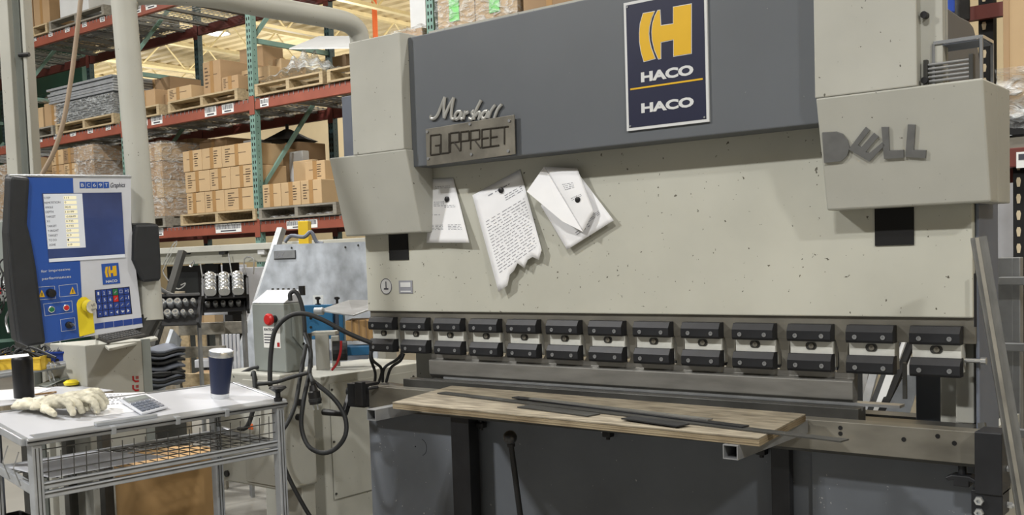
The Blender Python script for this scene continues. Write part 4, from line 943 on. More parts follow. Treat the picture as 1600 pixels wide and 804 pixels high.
# ------------------------------------------------------------------ pallet rack behind the machine
YF, YB_ = 3.60, 4.67
RX = [-12.80, -10.26, -7.73, -5.32, -2.80, -0.28]
LV = [0.13, 1.83, 3.09, 4.37]
RK = thing('pallet_rack', 'tall pallet rack with green posts and orange beams behind the machine', 'rack', (-6.6, 4.1, 0))
post_me = None
def rack_post(x, yy, m):
    mb = MB(); mb.box(x-0.04, x+0.04, yy-0.035, yy-0.032, 0, 5.9); mb.box(x-0.04, x-0.037, yy-0.032, yy+0.035, 0, 5.9); mb.box(x+0.037, x+0.04, yy-0.032, yy+0.035, 0, 5.9)
    o = mb.build('post', m, RK)
    hb = MB(); z = 0.1
    while z < 5.8:
        for dx in (-0.018, 0.018):
            hb.add([(x+dx-0.009, yy-0.0355, z+0.022), (x+dx-0.007, yy-0.0355, z), (x+dx+0.007, yy-0.0355, z), (x+dx+0.009, yy-0.0355, z+0.022), (x+dx+0.006, yy-0.0355, z+0.034), (x+dx-0.006, yy-0.0355, z+0.034)], [(0,1,2,3,4,5)])
        hb.add([(x+0.0405, yy-0.004, z), (x+0.0405, yy+0.004, z), (x+0.0405, yy+0.004, z+0.012), (x+0.0405, yy-0.004, z+0.012)], [(0,1,2,3)])
        z += 0.0508*1.2
    tag(hb.build('post_slots', 'matte_black', o, nofix=True), kind='stuff')
for x in RX:
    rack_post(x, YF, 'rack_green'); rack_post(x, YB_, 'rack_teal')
    for z in (0.35, 2.15, 3.72, 5.2): bx('frame_strut', 'rack_green', RK, x-0.018, x+0.018, YF+0.035, YB_-0.035, z, z+0.05)
    for z in (0.4, 2.2, 3.77):
        bar(MB(), (x, YF+0.04, z+0.02), (x, YB_-0.04, z+1.25), 0.03, 0.04).build('frame_brace', 'rack_green', RK)
for li, z in enumerate(LV):
    for i in range(len(RX)-1):
        xa, xb = RX[i]+0.041, RX[i+1]-0.041
        for yy, m in ((YF, 'rack_orange'), (YB_, 'rack_maroon_shade')):  # rear beams are darker: their shade is put into the colour
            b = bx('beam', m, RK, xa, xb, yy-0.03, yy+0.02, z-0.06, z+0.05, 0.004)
            bx('beam_plate', m, b, xa-0.079, xa+0.004, yy-0.040, yy-0.036, z-0.11, z+0.08)
        if li == 0: continue
        wires = MB()
        n = int((xb-xa)/0.075)
        for k in range(n+1):
            x = xa+0.02+(xb-xa-0.04)*k/n; wires.box(x-0.003, x+0.003, YF-0.03, YB_, z+0.050, z+0.056); wires.box(x-0.003, x+0.003, YF-0.036, YF-0.031, z+0.02, z+0.056)
        for k in range(15): yy = YF+0.02+k*0.074; wires.box(xa, xb, yy-0.003, yy+0.003, z+0.056, z+0.062)
        tag(wires.build('wire_deck', 'galvanised', RK), kind='stuff')
        for k in range(6):
            x = xa+0.2+(xb-xa-0.4)*k/5; s = MB(); s.prism([(x-0.03, YF+0.02, z+0.048), (x-0.03, YF+0.02, z+0.02), (x-0.018, YF+0.02, z+0.02), (x-0.018, YF+0.02, z+0.04), (x+0.018, YF+0.02, z+0.04), (x+0.018, YF+0.02, z+0.02), (x+0.03, YF+0.02, z+0.02), (x+0.03, YF+0.02, z+0.048)], (0, YB_-YF-0.05, 0)); s.build('deck_support', 'galvanised', RK)
def rack_label(px, py, wpx, hpx, arrow=False, level=None):
    p = P(px, py, Y=YF-0.032); z = LV[level] if level is not None else p.z
    x0, x1, z0, z1 = RY(px-wpx/2, py-hpx/2, px+wpx/2, py+hpx/2, YF-0.032)
    o = bx('location_label', 'label_white', RK, x0, x1, YF-0.0335, YF-0.0305, z0, z1)
    mb = MB(); x = x0+0.01; rnd = random.Random(int(px*7+py))
    while x < x1-0.012:
        wd = rnd.choice([0.004, 0.006, 0.01]); mb.box(x, min(x1-0.006, x+wd), YF-0.0342, YF-0.0336, z0+(z1-z0)*0.4, z1-(z1-z0)*0.12); x += wd+rnd.choice([0.004, 0.006])
    mb.box(x0+(x1-x0)*0.2, x1-(x1-x0)*0.2, YF-0.0342, YF-0.0336, z0+(z1-z0)*0.12, z0+(z1-z0)*0.28)
    mb.build('barcode', 'ink', o)
for a in ((329, 174, 18, 15), (356, 169, 18, 14), (245, 187, 17, 14), (226, 190, 9, 13), (413, 160, 13, 13), (236, 7, 17, 13), (215, 14, 10, 13), (357, 356, 40, 14), (472, 350, 48, 13),
          (54, 61, 6, 7), (79, 53, 6, 8), (105, 46, 7, 8), (132, 38, 7, 8), (160, 30, 7, 8), (62, 218, 8, 8), (88, 213, 8, 8), (114, 208, 8, 9), (141, 204, 8, 8), (169, 199, 8, 8), (250, 362, 10, 12)): rack_label(*a)
# ------------------------------------------------------------------ pallets
def pallet(label, x0, x1, z, m='pallet_wood', y0=YF-0.06, y1=YB_-0.1):
    t = thing('pallet', label, 'pallet', ((x0+x1)/2, (y0+y1)/2, z), 'pallets on the rack')
    for k in range(3):
        x = x0+(x1-x0-0.05)*k/2; bx('stringer', m, t, x, x+0.05, y0, y1, z+0.018, z+0.105)
    for k in range(5):
        y = y0+(y1-y0-0.1)*k/4; bx('top_board', m, t, x0, x1, y, y+0.12, z+0.105, z+0.123)
    for k in range(3):
        y = y0+(y1-y0-0.1)*k/2; bx('bottom_board', m, t, x0, x1, y, y+0.1, z, z+0.018)
    return z+0.124
def X1(px, Y=YF, py=280): return P(px, py, Y=Y).x
zd = [z+0.063 for z in LV]
Y0 = YF-0.03
# ------------------------------------------------------------------ cartons
def carton(label, x0, x1, y0, y1, z0, z1, m='carton', tape=True, pr=True, group='cartons on the rack', seed=0, film=None, rot=0.0):
    e = 0.004; M = None
    if rot: cxx, cyy = (x0+x1)/2, (y0+y1)/2; M = Matrix.Translation((cxx, cyy, 0)) @ Matrix.Rotation(rot, 4, 'Z') @ Matrix.Translation((-cxx, -cyy, 0))
    o = MB(M).box(x0+e, x1-e, y0+e, y1-e, z0+0.001, z1-e).build('carton', m, None, 0.006, label=label, cat='carton', group=group)
    rnd = random.Random(seed*31+int(x0*100)+int(z0*57)); w_, h_ = x1-x0, z1-z0
    if tape:
        cx = x0+w_*rnd.choice([0.5, 0.5, 0.45])
        MB(M).box(cx-0.03, cx+0.03, y0+e-0.002, y0+e-0.0004, z0+h_*0.02, z1-e).box(cx-0.03, cx+0.03, y0+e, y1-e, z1-e+0.0004, z1-e+0.002).build('tape', 'tape', o)
    if pr:
        mb = MB(M); s = rnd.choice([0.1, 0.62, 0.12])
        for k in range(6):
            z = z1-h_*(0.2+0.11*k); x = x0+w_*s; wd = w_*rnd.uniform(0.10, 0.2); mb.box(x, x+wd, y0+e-0.0016, y0+e-0.0004, z-h_*0.022, z+h_*0.022)
        z = z1-h_*0.42; mb.box(x0+w_*0.22, x0+w_*0.8, y0+e-0.0016, y0+e-0.0004, z-0.003, z+0.003)
        mb.build('print', 'print', o)
    return o
def film_wrap(label, x0, x1, y0, y1, z0, z1, m='film', group='stretch film on the rack'):
    mb = MB(); e = 0.012; rnd = random.Random(int(abs(x0)*100))
    def ring(z): return [(x0-e, y0-e, z), (x1+e, y0-e, z), (x1+e, y1+e, z), (x0-e, y1+e, z)]
    n = 14; pts = []
    def wall(a, b):
        mb.grid(lambda u, v: (a[0]+(b[0]-a[0])*u+0.01*math.sin(v*19+u*7), a[1]+(b[1]-a[1])*u+0.01*math.sin(v*23+u*11)-0.004, z0+(z1-z0)*v), 12, 10)
    r = ring(z0); wall(r[0], r[1]); wall(r[1], r[2]); 
    mb.grid(lambda u, v: (x0+(x1-x0)*u, y0+(y1-y0)*v, z1+0.012+0.01*math.sin(u*15+v*9)), 10, 8)
    return mb.build('stretch_film', m, None, smooth=True, label=label, cat='film', group=group)
ORD = ['left', 'middle', 'right']
# stack A: three rows of three on a pallet
pz = pallet('pallet under the printed cartons stacked three rows high', X1(286), X1(404), zd[1])
for r, xs in enumerate([(293, 321, 352, 404), (292, 331, 363, 403), (290, 320, 351, 399)]):
    for c in range(3):
        carton('printed carton, %s of the %s row in the three-row stack' % (ORD[c], ['bottom', 'middle', 'top'][r]), X1(xs[c]), X1(xs[c+1]), Y0, Y0+0.42, pz+r*0.232, pz+(r+1)*0.232, 'carton_tan', seed=r*3+c)
carton('plain carton hidden behind the three-row stack', X1(300), X1(395), Y0+0.45, Y0+0.95, pz, pz+0.66, 'carton', pr=False)
for i, (a, b, h) in enumerate(((296, 322, 0.93), (330, 374, 0.88))):
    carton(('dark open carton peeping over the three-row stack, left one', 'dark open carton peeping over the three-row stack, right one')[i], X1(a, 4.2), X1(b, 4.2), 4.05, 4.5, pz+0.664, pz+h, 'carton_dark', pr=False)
bx('small_parcel', 'sign_white', None, X1(400, 4.2), X1(421, 4.2), 4.05, 4.25, pz+0.664, pz+0.80, label='small white parcel on top of the carton stack by the post', cat='parcel')
# stack B: wrapped stack left of A
pz = pallet('pallet under the film-wrapped stack beside the boom pillar', X1(192), X1(262), zd[1], 'grey_wood')
for r in range(4):
    for c, (a, b) in enumerate(((205, 231), (231, 258))):
        carton('film-wrapped carton, %s column, %s row beside the pillar' % (['left', 'right'][c], ['bottom', 'second', 'third', 'top'][r]), X1(a), X1(b), Y0, Y0+0.98, pz+r*0.21, pz+(r+1)*0.21, 'carton_tan' if r % 2 else 'carton', pr=False, seed=r)
film_wrap('crinkled clear film around the carton stack beside the pillar', X1(205), X1(258), Y0, Y0+0.98, pz, pz+0.85)
# stack C: right of the green post
pz = pallet('pallet with three cartons right of the green post', X1(409), X1(531), zd[1], 'grey_wood')
for c, (a, b) in enumerate(((412, 441), (441, 472), (472, 505))):
    carton('printed carton in the row right of the green post, %s one' % ORD[c], X1(a), X1(b), Y0, Y0+0.8, pz, pz+0.24, 'carton_tan', seed=20+c)
carton('printed carton standing on the row right of the post', X1(482, 3.9), X1(514, 3.9), 3.85, 4.2, pz+0.244, pz+0.46, 'carton_tan', seed=30)
for c, (a, b, r) in enumerate(((428, 448, 0), (448, 484, 0), (428, 434, 1), (434, 468, 1))):
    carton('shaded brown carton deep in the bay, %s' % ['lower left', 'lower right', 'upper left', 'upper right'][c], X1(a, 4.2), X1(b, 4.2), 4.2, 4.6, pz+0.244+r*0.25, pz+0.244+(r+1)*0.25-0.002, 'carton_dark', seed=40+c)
bx('foam_block', 'sign_white', None, X1(470, 4.3), X1(497, 4.3), 4.1, 4.19, pz+0.245, pz+0.62, 0.01, label='white foam block behind the upper printed carton', cat='foam')
bx('foam_block', 'tag_yellow' if False else 'carton_tan', None, X1(470, 4.1), X1(500, 4.1), 4.0, 4.09, pz+0.245, pz+0.50, 0.01, label='pale cardboard sheet standing before the white foam block', cat='cardboard')
cx = X1(480, 4.66); TJ = thing('black_stand', 'black umbrella-like stand on the shelf below the upper beam', 'stand', (cx, 4.4, pz+0.75))
MB().cyl((cx, 4.4, pz+0.245), (cx, 4.4, pz+0.98), 0.02, n=8).build('stem', 'black', TJ)
MB().lathe([(0.34, 0.78), (0.05, 0.90), (0.04, 0.92), (0.30, 0.79)], (cx, 4.4, pz), n=8).build('canopy', 'matte_black', TJ)
for k in range(4):
    p = (P(420+k*28, 325, Y=YF-0.02).x, YF-0.02, zd[1]+0.0); MB(frame((p[0], YF-0.01, zd[1]+0.022), (1,0.2,0), (0,1,0.15))).grid(lambda u, v: (u*0.16, v*0.3, 0.012*math.sin(u*9+v*4)), 8, 8).build('paper_scrap', 'paper', None, smooth=True, solid=0.001, label='crumpled paper scrap pushed into the pallet, number %s from the post' % ['first', 'second', 'third', 'fourth'][k], cat='scrap', group='scraps in the pallet')
# stack D: cartons in the left bay, lower level
pz = pallet('pallet mostly hidden under the left bay cartons', X1(70), X1(160), zd[1])
for r in range(5):
    for c, (a, b) in enumerate(((83, 102), (102, 124), (124, 150))):
        carton('left bay carton, %s column, %s row from below' % (ORD[c], ['first', 'second', 'third', 'fourth', 'fifth'][r]), X1(a, py=250), X1(b, py=250), Y0, Y0+0.9, pz+r*0.19, pz+(r+1)*0.19, ['carton', 'carton_tan', 'carton_dark'][(r+c) % 3], seed=50+r*3+c, tape=c < 2, pr=c < 2)
film_wrap('shiny film sheet over the front of the left bay cartons', X1(122, py=250), X1(150, py=250), Y0, Y0+0.9, pz+0.3, pz+0.95)
for r in range(5):
    carton('carton at the left end of the bay near the mast, %s row' % ['first', 'second', 'third', 'fourth', 'fifth'][r], X1(40, py=250), X1(63, py=250), Y0, Y0+0.6, zd[1]+0.13+r*0.18, zd[1]+0.13+(r+1)*0.18, 'carton_tan', seed=70+r, pr=False)
carton('tall film-wrapped carton at the left picture edge', X1(-30, py=240), X1(12, py=240), Y0, Y0+0.6, zd[1], zd[1]+1.0, 'carton', pr=False); film_wrap('film around the tall carton at the left picture edge', X1(-30, py=240), X1(12, py=240), Y0, Y0+0.6, zd[1], zd[1]+1.0)
# level two, bay with mixed cartons
def X2(px, Y=YF): return P(px, 140, Y=Y).x
pz = pallet('pallet under the mixed open cartons on the middle shelf', X2(268), X2(378), zd[2])
pz2 = pallet('short pallet end beside the boom pillar on the middle shelf', X2(196), X2(254), zd[2])
carton('tall carton with a taped top in the middle of the shelf', X2(309), X2(337), Y0+0.1, Y0+0.75, pz+0.02, pz+0.38, 'carton', seed=80)
carton('long low carton below the tall taped carton', X2(300), X2(352), Y0+0.78, Y0+1.0, pz, pz+0.2, 'carton_dark', seed=81, pr=False)
carton('opened carton with flaps left of the tall carton', X2(264), X2(302), Y0, Y0+0.5, pz, pz+0.15, 'carton_tan', seed=82)
carton('film-topped carton right of the tall carton', X2(345), X2(390), Y0+0.3, Y0+0.8, pz, pz+0.26, 'carton_tan', seed=83)
carton('small carton before the film-topped carton', X2(350), X2(376), Y0, Y0+0.28, pz, pz+0.15, 'carton', seed=84)
carton('large plain carton near the green post on middle shelf', X2(376, 4.3), X2(413, 4.3), 4.3, 4.6, zd[2]+0.13, zd[2]+0.75, 'carton', seed=85, pr=False)
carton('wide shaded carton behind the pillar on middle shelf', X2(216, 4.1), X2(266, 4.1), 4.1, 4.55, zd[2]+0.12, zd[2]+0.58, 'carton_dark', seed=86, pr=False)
carton('low carton on the short pallet end beside the pillar', X2(214), X2(245), Y0, Y0+0.45, pz2, pz2+0.19, 'carton', seed=87, pr=False)
carton('crumpled carton between the pillar and the open carton', X2(246), X2(264), Y0+0.1, Y0+0.5, pz2, pz2+0.13, 'carton_dark', seed=88, pr=False)
carton('light carton just right of the green post', X2(420, 4.0), X2(441, 4.0), 4.0, 4.35, zd[2]+0.125, zd[2]+0.47, 'carton_tan', seed=89)
# level two, pallets right of the post
pz = pallet('pallet carrying crumpled clear film right of the post', X2(405), X2(512), zd[2])
c0_, c1_ = X2(402), X2(512); rnd = random.Random(9)
mb = MB(); mb.grid(lambda u, v: (c0_+(c1_-c0_)*u, YF-0.06+0.7*v, pz+0.01+(0.05+0.24*math.exp(-((u-.55)/.25)**2))*(math.sin(math.pi*min(1, v+.12)))*(0.75+0.35*math.sin(u*31+v*13)*math.sin(v*17+u*5))), 60, 26)
mb.build('crumpled_film', 'film_dense', None, smooth=True, label='heap of crumpled clear film on the pallet beside the cover', cat='film')
pz = pallet('pallet partly hidden behind the left cylinder cover', X2(519), X2(640), zd[2])
carton('carton above the half-hidden pallet by the left cover', X2(520, 4.2), X2(560, 4.2), 4.2, 4.55, pz, pz+0.30, 'carton_dark', seed=91, pr=False)
a = [P(452, 77, Y=3.7), P(498, 58, Y=4.1), P(548, 58, Y=4.1), P(548, 76, Y=3.7)]
MB().prism(a, (0, 0, 0.012)).build('white_board', 'sign_white', None, label='pale flat cardboard sheet jutting out above the crumpled film', cat='sheet')
# level two right end above the header panel
def X3(px, Y=YF): return P(px, 15, Y=Y).x
pz = pallet('pallet behind the top edge of the grey header', X3(688), X3(900), zd[2])
for i, (a, b) in enumerate(((686, 745), (745, 812))):
    carton('film-wrapped carton with green label above the header, %s one' % ['left', 'right'][i], X3(a), X3(b), Y0, Y0+0.8, pz, pz+0.55, 'carton_tan', seed=95+i, pr=False)
    gx = X3((a+b)/2-3); bx('green_label', 'green_label', [o for o in COL.objects if o.name.startswith('carton') and o.parent is None][-1], gx-0.05, gx+0.06, Y0-0.004, Y0+0.002, pz+0.2, pz+0.5)
film_wrap('clear film round the cartons with green labels above header', X3(686), X3(812), Y0, Y0+0.8, pz, pz+0.56)
carton('brown carton right of the green-labelled cartons above the header', X3(820), X3(905), Y0, Y0+0.8, pz, pz+0.55, 'carton_dark', seed=98, pr=False)
carton('film-covered carton left of the post above the header', X3(612), X3(662), Y0, Y0+0.4, zd[2]+0.125, zd[2]+0.34, 'carton', seed=99, pr=False)
film_wrap('film over the carton left of the post above header', X3(612), X3(662), Y0, Y0+0.4, zd[2]+0.125, zd[2]+0.35)
bx('white_plate', 'sign_white', None, X3(643, 3.95), X3(667, 3.95), 3.93, 3.97, zd[2]+0.345, zd[2]+0.72, label='white upright plate on the carton left of the post', cat='plate')
# left bay, middle shelf: steel sheets and wire mesh on a pallet
def X4(px, Y=YF): return P(px, 170, Y=Y).x
pz = pallet('pallet below the stacked wire mesh in the left bay', X4(92), X4(184), zd[2])
MS = thing('mesh_stack', 'stack of dark wire mesh panels wrapped in film on a pallet', 'mesh', ((X4(92)+X4(183))/2, 4.0, pz))
for k in range(9):
    mb = MB(); x0, x1, z = X4(91), X4(182), pz+0.012+k*0.027
    for i in range(24): x = x0+(x1-x0)*i/23; mb.box(x-0.004, x+0.004, Y0, Y0+0.9, z, z+0.008)
    for i in range(7): y = Y0+0.9*i/6; mb.box(x0, x1, y-0.004, y+0.004, z+0.008, z+0.016)
    mb.build('mesh_panel', 'bare_steel', MS)
film_wrap('film round the wire mesh stack in the left bay', X4(91), X4(182), Y0, Y0+0.9, pz, pz+0.25)
zz = pz+0.27
for k in range(6):
    x0, x1 = X4(80)+0.03*math.sin(k*2), X4(182)
    bx('steel_sheet_bundle', 'aluminium', None, x0, x1, Y0-0.02*math.sin(k*3), Y0+0.85, zz+k*0.032, zz+k*0.032+0.028, 0.004, label='bright flat panel in the wrapped pile above the mesh, %s from below' % ['first', 'second', 'third', 'fourth', 'fifth', 'topmost'][k], cat='panel', group='bright panels above the mesh')
carton('upright carton left of the wire mesh stack', X4(60), X4(90), Y0+0.1, Y0+0.6, zd[2]+0.12, zd[2]+0.45, 'carton', seed=100, pr=False)
carton('narrow carton next to the mast in the left bay', X4(40), X4(58), Y0+0.1, Y0+0.5, zd[2]+0.12, zd[2]+0.42, 'carton_tan', seed=101, pr=False)
pallet('dark pallet left of the wire mesh pallet', X4(36), X4(88), zd[2], 'grey_wood')
mb = MB(); mb.grid(lambda u, v: (X4(55)+(X4(88)-X4(55))*u, Y0+0.05+0.5*v, zd[2]+0.47+0.08*math.sin(math.pi*u)*(0.7+0.3*math.sin(u*13+v*9))), 14, 10); mb.build('plastic_cover', 'film_dense', None, smooth=True, label='grey plastic cover draped on the upright carton', cat='cover')
# top shelf
def X5(px, Y=YF): return P(px, 30, Y=Y).x
pz = pallet('dark pallet on the top shelf left of the boom pillar', X5(83), X5(170), zd[3], 'grey_wood')
bx('white_box', 'sign_white', None, X5(98), X5(143), Y0, Y0+0.5, pz, pz+0.3, 0.005, label='white printed box on the top shelf pallet', cat='box')
pz = pallet('pallet at the left end of the top shelf', X5(36), X5(80), zd[3])
carton('tall carton on the top shelf beside the mast', X5(56), X5(81), Y0, Y0+0.5, pz, pz+0.6, 'carton', seed=103, pr=False)
carton('dark carton at the left end of the top shelf', X5(36), X5(55), Y0, Y0+0.5, pz, pz+0.6, 'carton_dark', seed=104, pr=False)
# green sheeted container behind the left bay
x0, x1, z0, z1 = RY(-10, 70, 128, 150, 5.4)
GC = thing('green_container', 'dark green shiny sheeted container behind the left rack bay', 'container', ((x0+x1)/2, 6.0, 0))
bx('front_sheet', 'green_sheet', GC, x0-1.5, x1, 5.4, 5.45, 0, z1+1.2)
bx('rear_body', 'green_sheet', GC, x0-1.5, x1-0.05, 5.451, 5.6, 0, z1+1.1)
bx('base_rim', 'green_sheet', GC, x0-1.5, x1+0.01, 5.36, 5.4, z0-0.06, z0, 0.01)
mb = MB().cyl((P(586, 40, Y=11).x, 11, 0), (P(586, 40, Y=11).x, 11, 6.6), 0.05, n=10); mb.build('red_standpipe', 'orange', None, smooth=True, label='thin red vertical standpipe behind the boom', cat='pipe')
# ------------------------------------------------------------------ cream equipment left of the press
c1 = P(441, 690, D=4.8); X1c = c1.x; Y1c = c1.y
xa = P(345, 690, Y=Y1c).x; yb = P(494, 690, X=X1c).y; zb = P(441, 769, D=4.8).z
EC = thing('electric_cabinet', 'cream electrical cabinet hanging above the floor behind the cart', 'cabinet', ((xa+X1c)/2, (Y1c+yb)/2, 0))
bx('body', 'cream', EC, xa, X1c, Y1c, yb, zb, 0.93, 0.01)
bx('plinth', 'cream', EC, xa+0.25, X1c-0.02, Y1c+0.12, yb, 0, zb, 0.005)
bx('door', 'cream', EC, xa+0.2, X1c-0.012, Y1c-0.006, Y1c-0.0005, zb+0.02, 0.9, 0.003)
for py in (628, 651):
    p = P(465, py, X=X1c); MB().cyl((X1c+0.0005, p.y, p.z), (X1c+0.018, p.y, p.z), 0.016, n=14).build('gland', 'black', EC, smooth=True)
p = P(356, 739, Y=Y1c); MB().cyl((p.x, Y1c-0.001, p.z), (p.x, Y1c-0.012, p.z), 0.016, n=14).build('lock', 'black', EC)
bx('caution_sticker', 'orange', EC, P(390, 665, Y=Y1c).x, P(397, 665, Y=Y1c).x, Y1c-0.0075, Y1c-0.006, P(393, 670, Y=Y1c).z, P(393, 661, Y=Y1c).z)
XC = -0.56
y0, y1 = P(506, 700, X=XC).y, P(672, 560, X=XC).y; zt3 = P(506, 588, X=XC).z
x2 = P(489, 700, Y=y0).x
SC2 = thing('side_cabinet', 'cream side cabinet with inset door left of the press bed', 'cabinet', (XC-0.2, (y0+y1)/2, 0))
bx('body', 'cream', SC2, x2-0.4, XC, y0, y1, 0.0, zt3, 0.006)
yd0, yd1 = P(518, 700, X=XC).y, y1-0.1
dz0, dz1 = P(530, 778, X=XC).z, P(530, 597, X=XC).z
dr = bx('door', 'cream', SC2, XC+0.0005, XC+0.006, yd0, yd1, dz0, dz1, 0.002)
for z in (dz0+0.03, (dz0+dz1)/2, dz1-0.03):
    MB().cyl((XC+0.006, yd0+0.012, z), (XC+0.012, yd0+0.012, z), 0.006, n=10).build('door_screw', 'dark_steel', dr)
    MB().cyl((XC+0.006, yd1-0.05, z), (XC+0.012, yd1-0.05, z), 0.006, n=10).build('door_screw', 'dark_steel', dr)
bx('foot_plate', 'cream', SC2, XC+0.0005, XC+0.02, y0, y1, 0, 0.10, 0.003)
# control box on the cabinet
e0 = P(446, 540, D=4.86); XE, YE = e0.x, e0.y
xl = P(396, 540, Y=YE).x; yr = P(476, 540, X=XE).y; zt4 = P(446, 473, D=4.86).z
EB = thing('starter_box', 'grey motor starter box with red mushroom button and white sticker', 'control box', ((xl+XE)/2, (YE+yr)/2, 0.931))
bx('body', 'box_grey', EB, xl, XE, YE, yr, 0.931, zt4, 0.008)
MB().prism([(xl, YE, zt4), (xl, yr, zt4), (xl, yr-0.02, zt4+0.06), (xl, YE+0.09, zt4+0.055)], (XE-xl, 0, 0)).build('sloped_lid', 'panel_grey', EB, 0.003)
for k in range(5): MB().cyl((xl+0.04+k*(XE-xl-0.08)/4, YE+0.10, zt4+0.056), (xl+0.04+k*(XE-xl-0.08)/4, YE+0.10, zt4+0.066), 0.006, n=8).build('lid_screw', 'dark_steel', EB)
p = P(430, 498, Y=YE); rb = MB().cyl((p.x, YE-0.0005, p.z), (p.x, YE-0.03, p.z), 0.018, n=18).build('button_neck', 'black', EB)
MB(frame((p.x, YE-0.03, p.z), (1,0,0), (0,0,1))).lathe([(0.028, 0), (0.029, 0.012), (0.022, 0.02), (0.001, 0.022)], n=22).build('mushroom_button', 'button_red', rb, smooth=True)
x0, x1, z0, z1 = RY(412, 510, 438, 543, YE-0.001)
stk = bx('sticker', 'label_white', EB, x0, x1, YE-0.002, YE-0.0003, z0, z1)
text('sticker_text', 'EATON', 0.02, 'ink', stk, front(x0+(x1-x0)*0.4, YE-0.0022, z1-0.014), off=0.0006, fit=((x1-x0)*0.66, 0.012))
mb = MB()
for k in range(4): mb.box(x0+0.006, x0+(x1-x0)*(0.5 if k % 2 else 0.62), YE-0.0026, YE-0.0021, z1-0.04-k*0.013, z1-0.035-k*0.013)
mb.build('sticker_print', 'ink', stk)
bx('sticker_red', 'red', stk, x1-0.024, x1-0.006, YE-0.0026, YE-0.0021, z0+0.006, z0+0.026)
ypl = P(458, 520, X=XE).y
MB().prism([(XE+0.0005, YE+0.04, zt4-0.05), (XE+0.0005, yr-0.03, zt4-0.04), (XE+0.0005, yr-0.02, zt4-0.17), (XE+0.0005, YE+0.12, zt4-0.25), (XE+0.0005, YE+0.04, zt4-0.16)], (0.012, 0, 0)).build('side_plate', 'box_grey', EB, 0.003)
for (dy, dzv) in ((0.15, 0.08), (0.10, 0.2)): MB().cyl((XE+0.012, YE+dy, zt4-dzv), (XE+0.0135, YE+dy, zt4-dzv), 0.008, n=10).build('side_slot', 'matte_black', EB)
p = P(456, 466, Y=YE+0.15); MB().cyl((XE-0.03, YE+0.14, zt4+0.03), (XE-0.03, YE+0.14, zt4+0.075), 0.016, n=12).build('cable_gland', 'black', EB)
# heavy cables
def cable(label, pts, r, X=None, D=None, m='rubber'):
    q = [P(380+x/2.773, 430+y/2.773, D=(d if d else D)) for x, y, d in [(p+(None,))[:3] for p in pts]]
    return MB().tube(q, r, n=10, sub=5).build('power_cable', m, None, smooth=True, label=label, cat='cable', group='heavy cables beside the press')
cable('thick black cable arching from the starter box to the clamps', [(118,480),(116,420),(122,320),(140,235),(195,178),(262,165),(340,190),(430,238),(500,270),(556,292)], 0.0105, D=4.62)
cable('thick black cable hanging in a big loop below the starter box', [(268,250,4.78),(292,330,4.72),(285,430,4.66),(262,540,4.62),(252,650,4.6),(280,735,4.58),(340,768,4.56),(400,750,4.56),(443,690,4.56),(440,610,4.58),(390,530,4.6),(300,456,4.64)], 0.0105)
cable('black cable running flat across the front of the starter box', [(60,470),(140,462),(210,440),(280,422)], 0.009, D=4.6)
cable('black cable dropping from the box toward the cart leg', [(272,300,4.72),(245,450,4.64),(225,560,4.6),(185,650,4.56),(140,700,4.52)], 0.0095)
cable('black cable running down behind the cart leg to the floor', [(140,600),(148,700),(165,790),(200,880),(255,985),(300,1060)], 0.0095, D=4.5)
cable('black cable curving up from the lid of the box', [(205,110),(204,80),(225,70),(245,100),(262,170),(268,260)], 0.010, D=4.78)
cable('dark cable loop showing behind the cart top corner', [(-10,560,4.95),(30,500,4.95),(45,420,4.9),(50,540,4.85),(20,650,4.86),(-20,665,4.9)], 0.011)
cable('grey cable curving behind the right of the cart', [(-40,440),(0,420),(45,400),(100,395)], 0.009, D=5.0)
p = P(380+310/2.773, 430+528/2.773, D=4.56)
PG = thing('cable_plug', 'black power plug with metal prongs hanging from a cable', 'plug', (p.x, p.y, p.z-0.04))
ax = Vector((0.12, 0.05, -1)).normalized(); M = frame(p, ax.orthogonal(), z=-ax)
MB(M).lathe([(0.024, -0.03), (0.027, -0.028), (0.027, 0.025), (0.02, 0.03), (0.014, 0.055), (0.001, 0.056)], n=18).build('shell', 'black', PG, smooth=True)
MB(M).lathe([(0.0275, -0.02), (0.029, -0.018), (0.029, -0.006), (0.0275, -0.004)], n=18).build('band', 'rubber', PG)
for k in range(3): a = k*2.1; MB(M).box(0.012*math.cos(a)-0.003, 0.012*math.cos(a)+0.003, 0.012*math.sin(a)-0.001, 0.012*math.sin(a)+0.001, -0.055, -0.03).build('prong', 'chrome', PG)
MB().tube([M @ Vector((0,0,0.054)), M @ Vector((0.0,0.0,0.08)), P(380+290/2.773, 430+430/2.773, D=4.66)], 0.009, n=8, sub=3).build('lead', 'rubber', PG, smooth=True)
# hoses from the clamps down to the cabinet top
for i, pts in enumerate(([(553,320),(552,360),(572,420),(570,462)], [(556,322),(560,365),(600,405),(588,462)], [(690,335),(665,365),(612,400),(604,460)], [(696,338),(680,370),(640,400),(620,460)])):
    q = [P(380+x/2.773, 430+y/2.773, Y=yv) for (x, y), yv in zip(pts, (0.03, 0.03, 0.08, 0.12))]
    MB().tube(q, 0.007, n=8, sub=4).build('air_hose', 'rubber', None, smooth=True, label='thin grey hose under the first clamps, %s from the left' % ['first', 'second', 'third', 'fourth'][i], cat='hose', group='hoses under the first clamps')
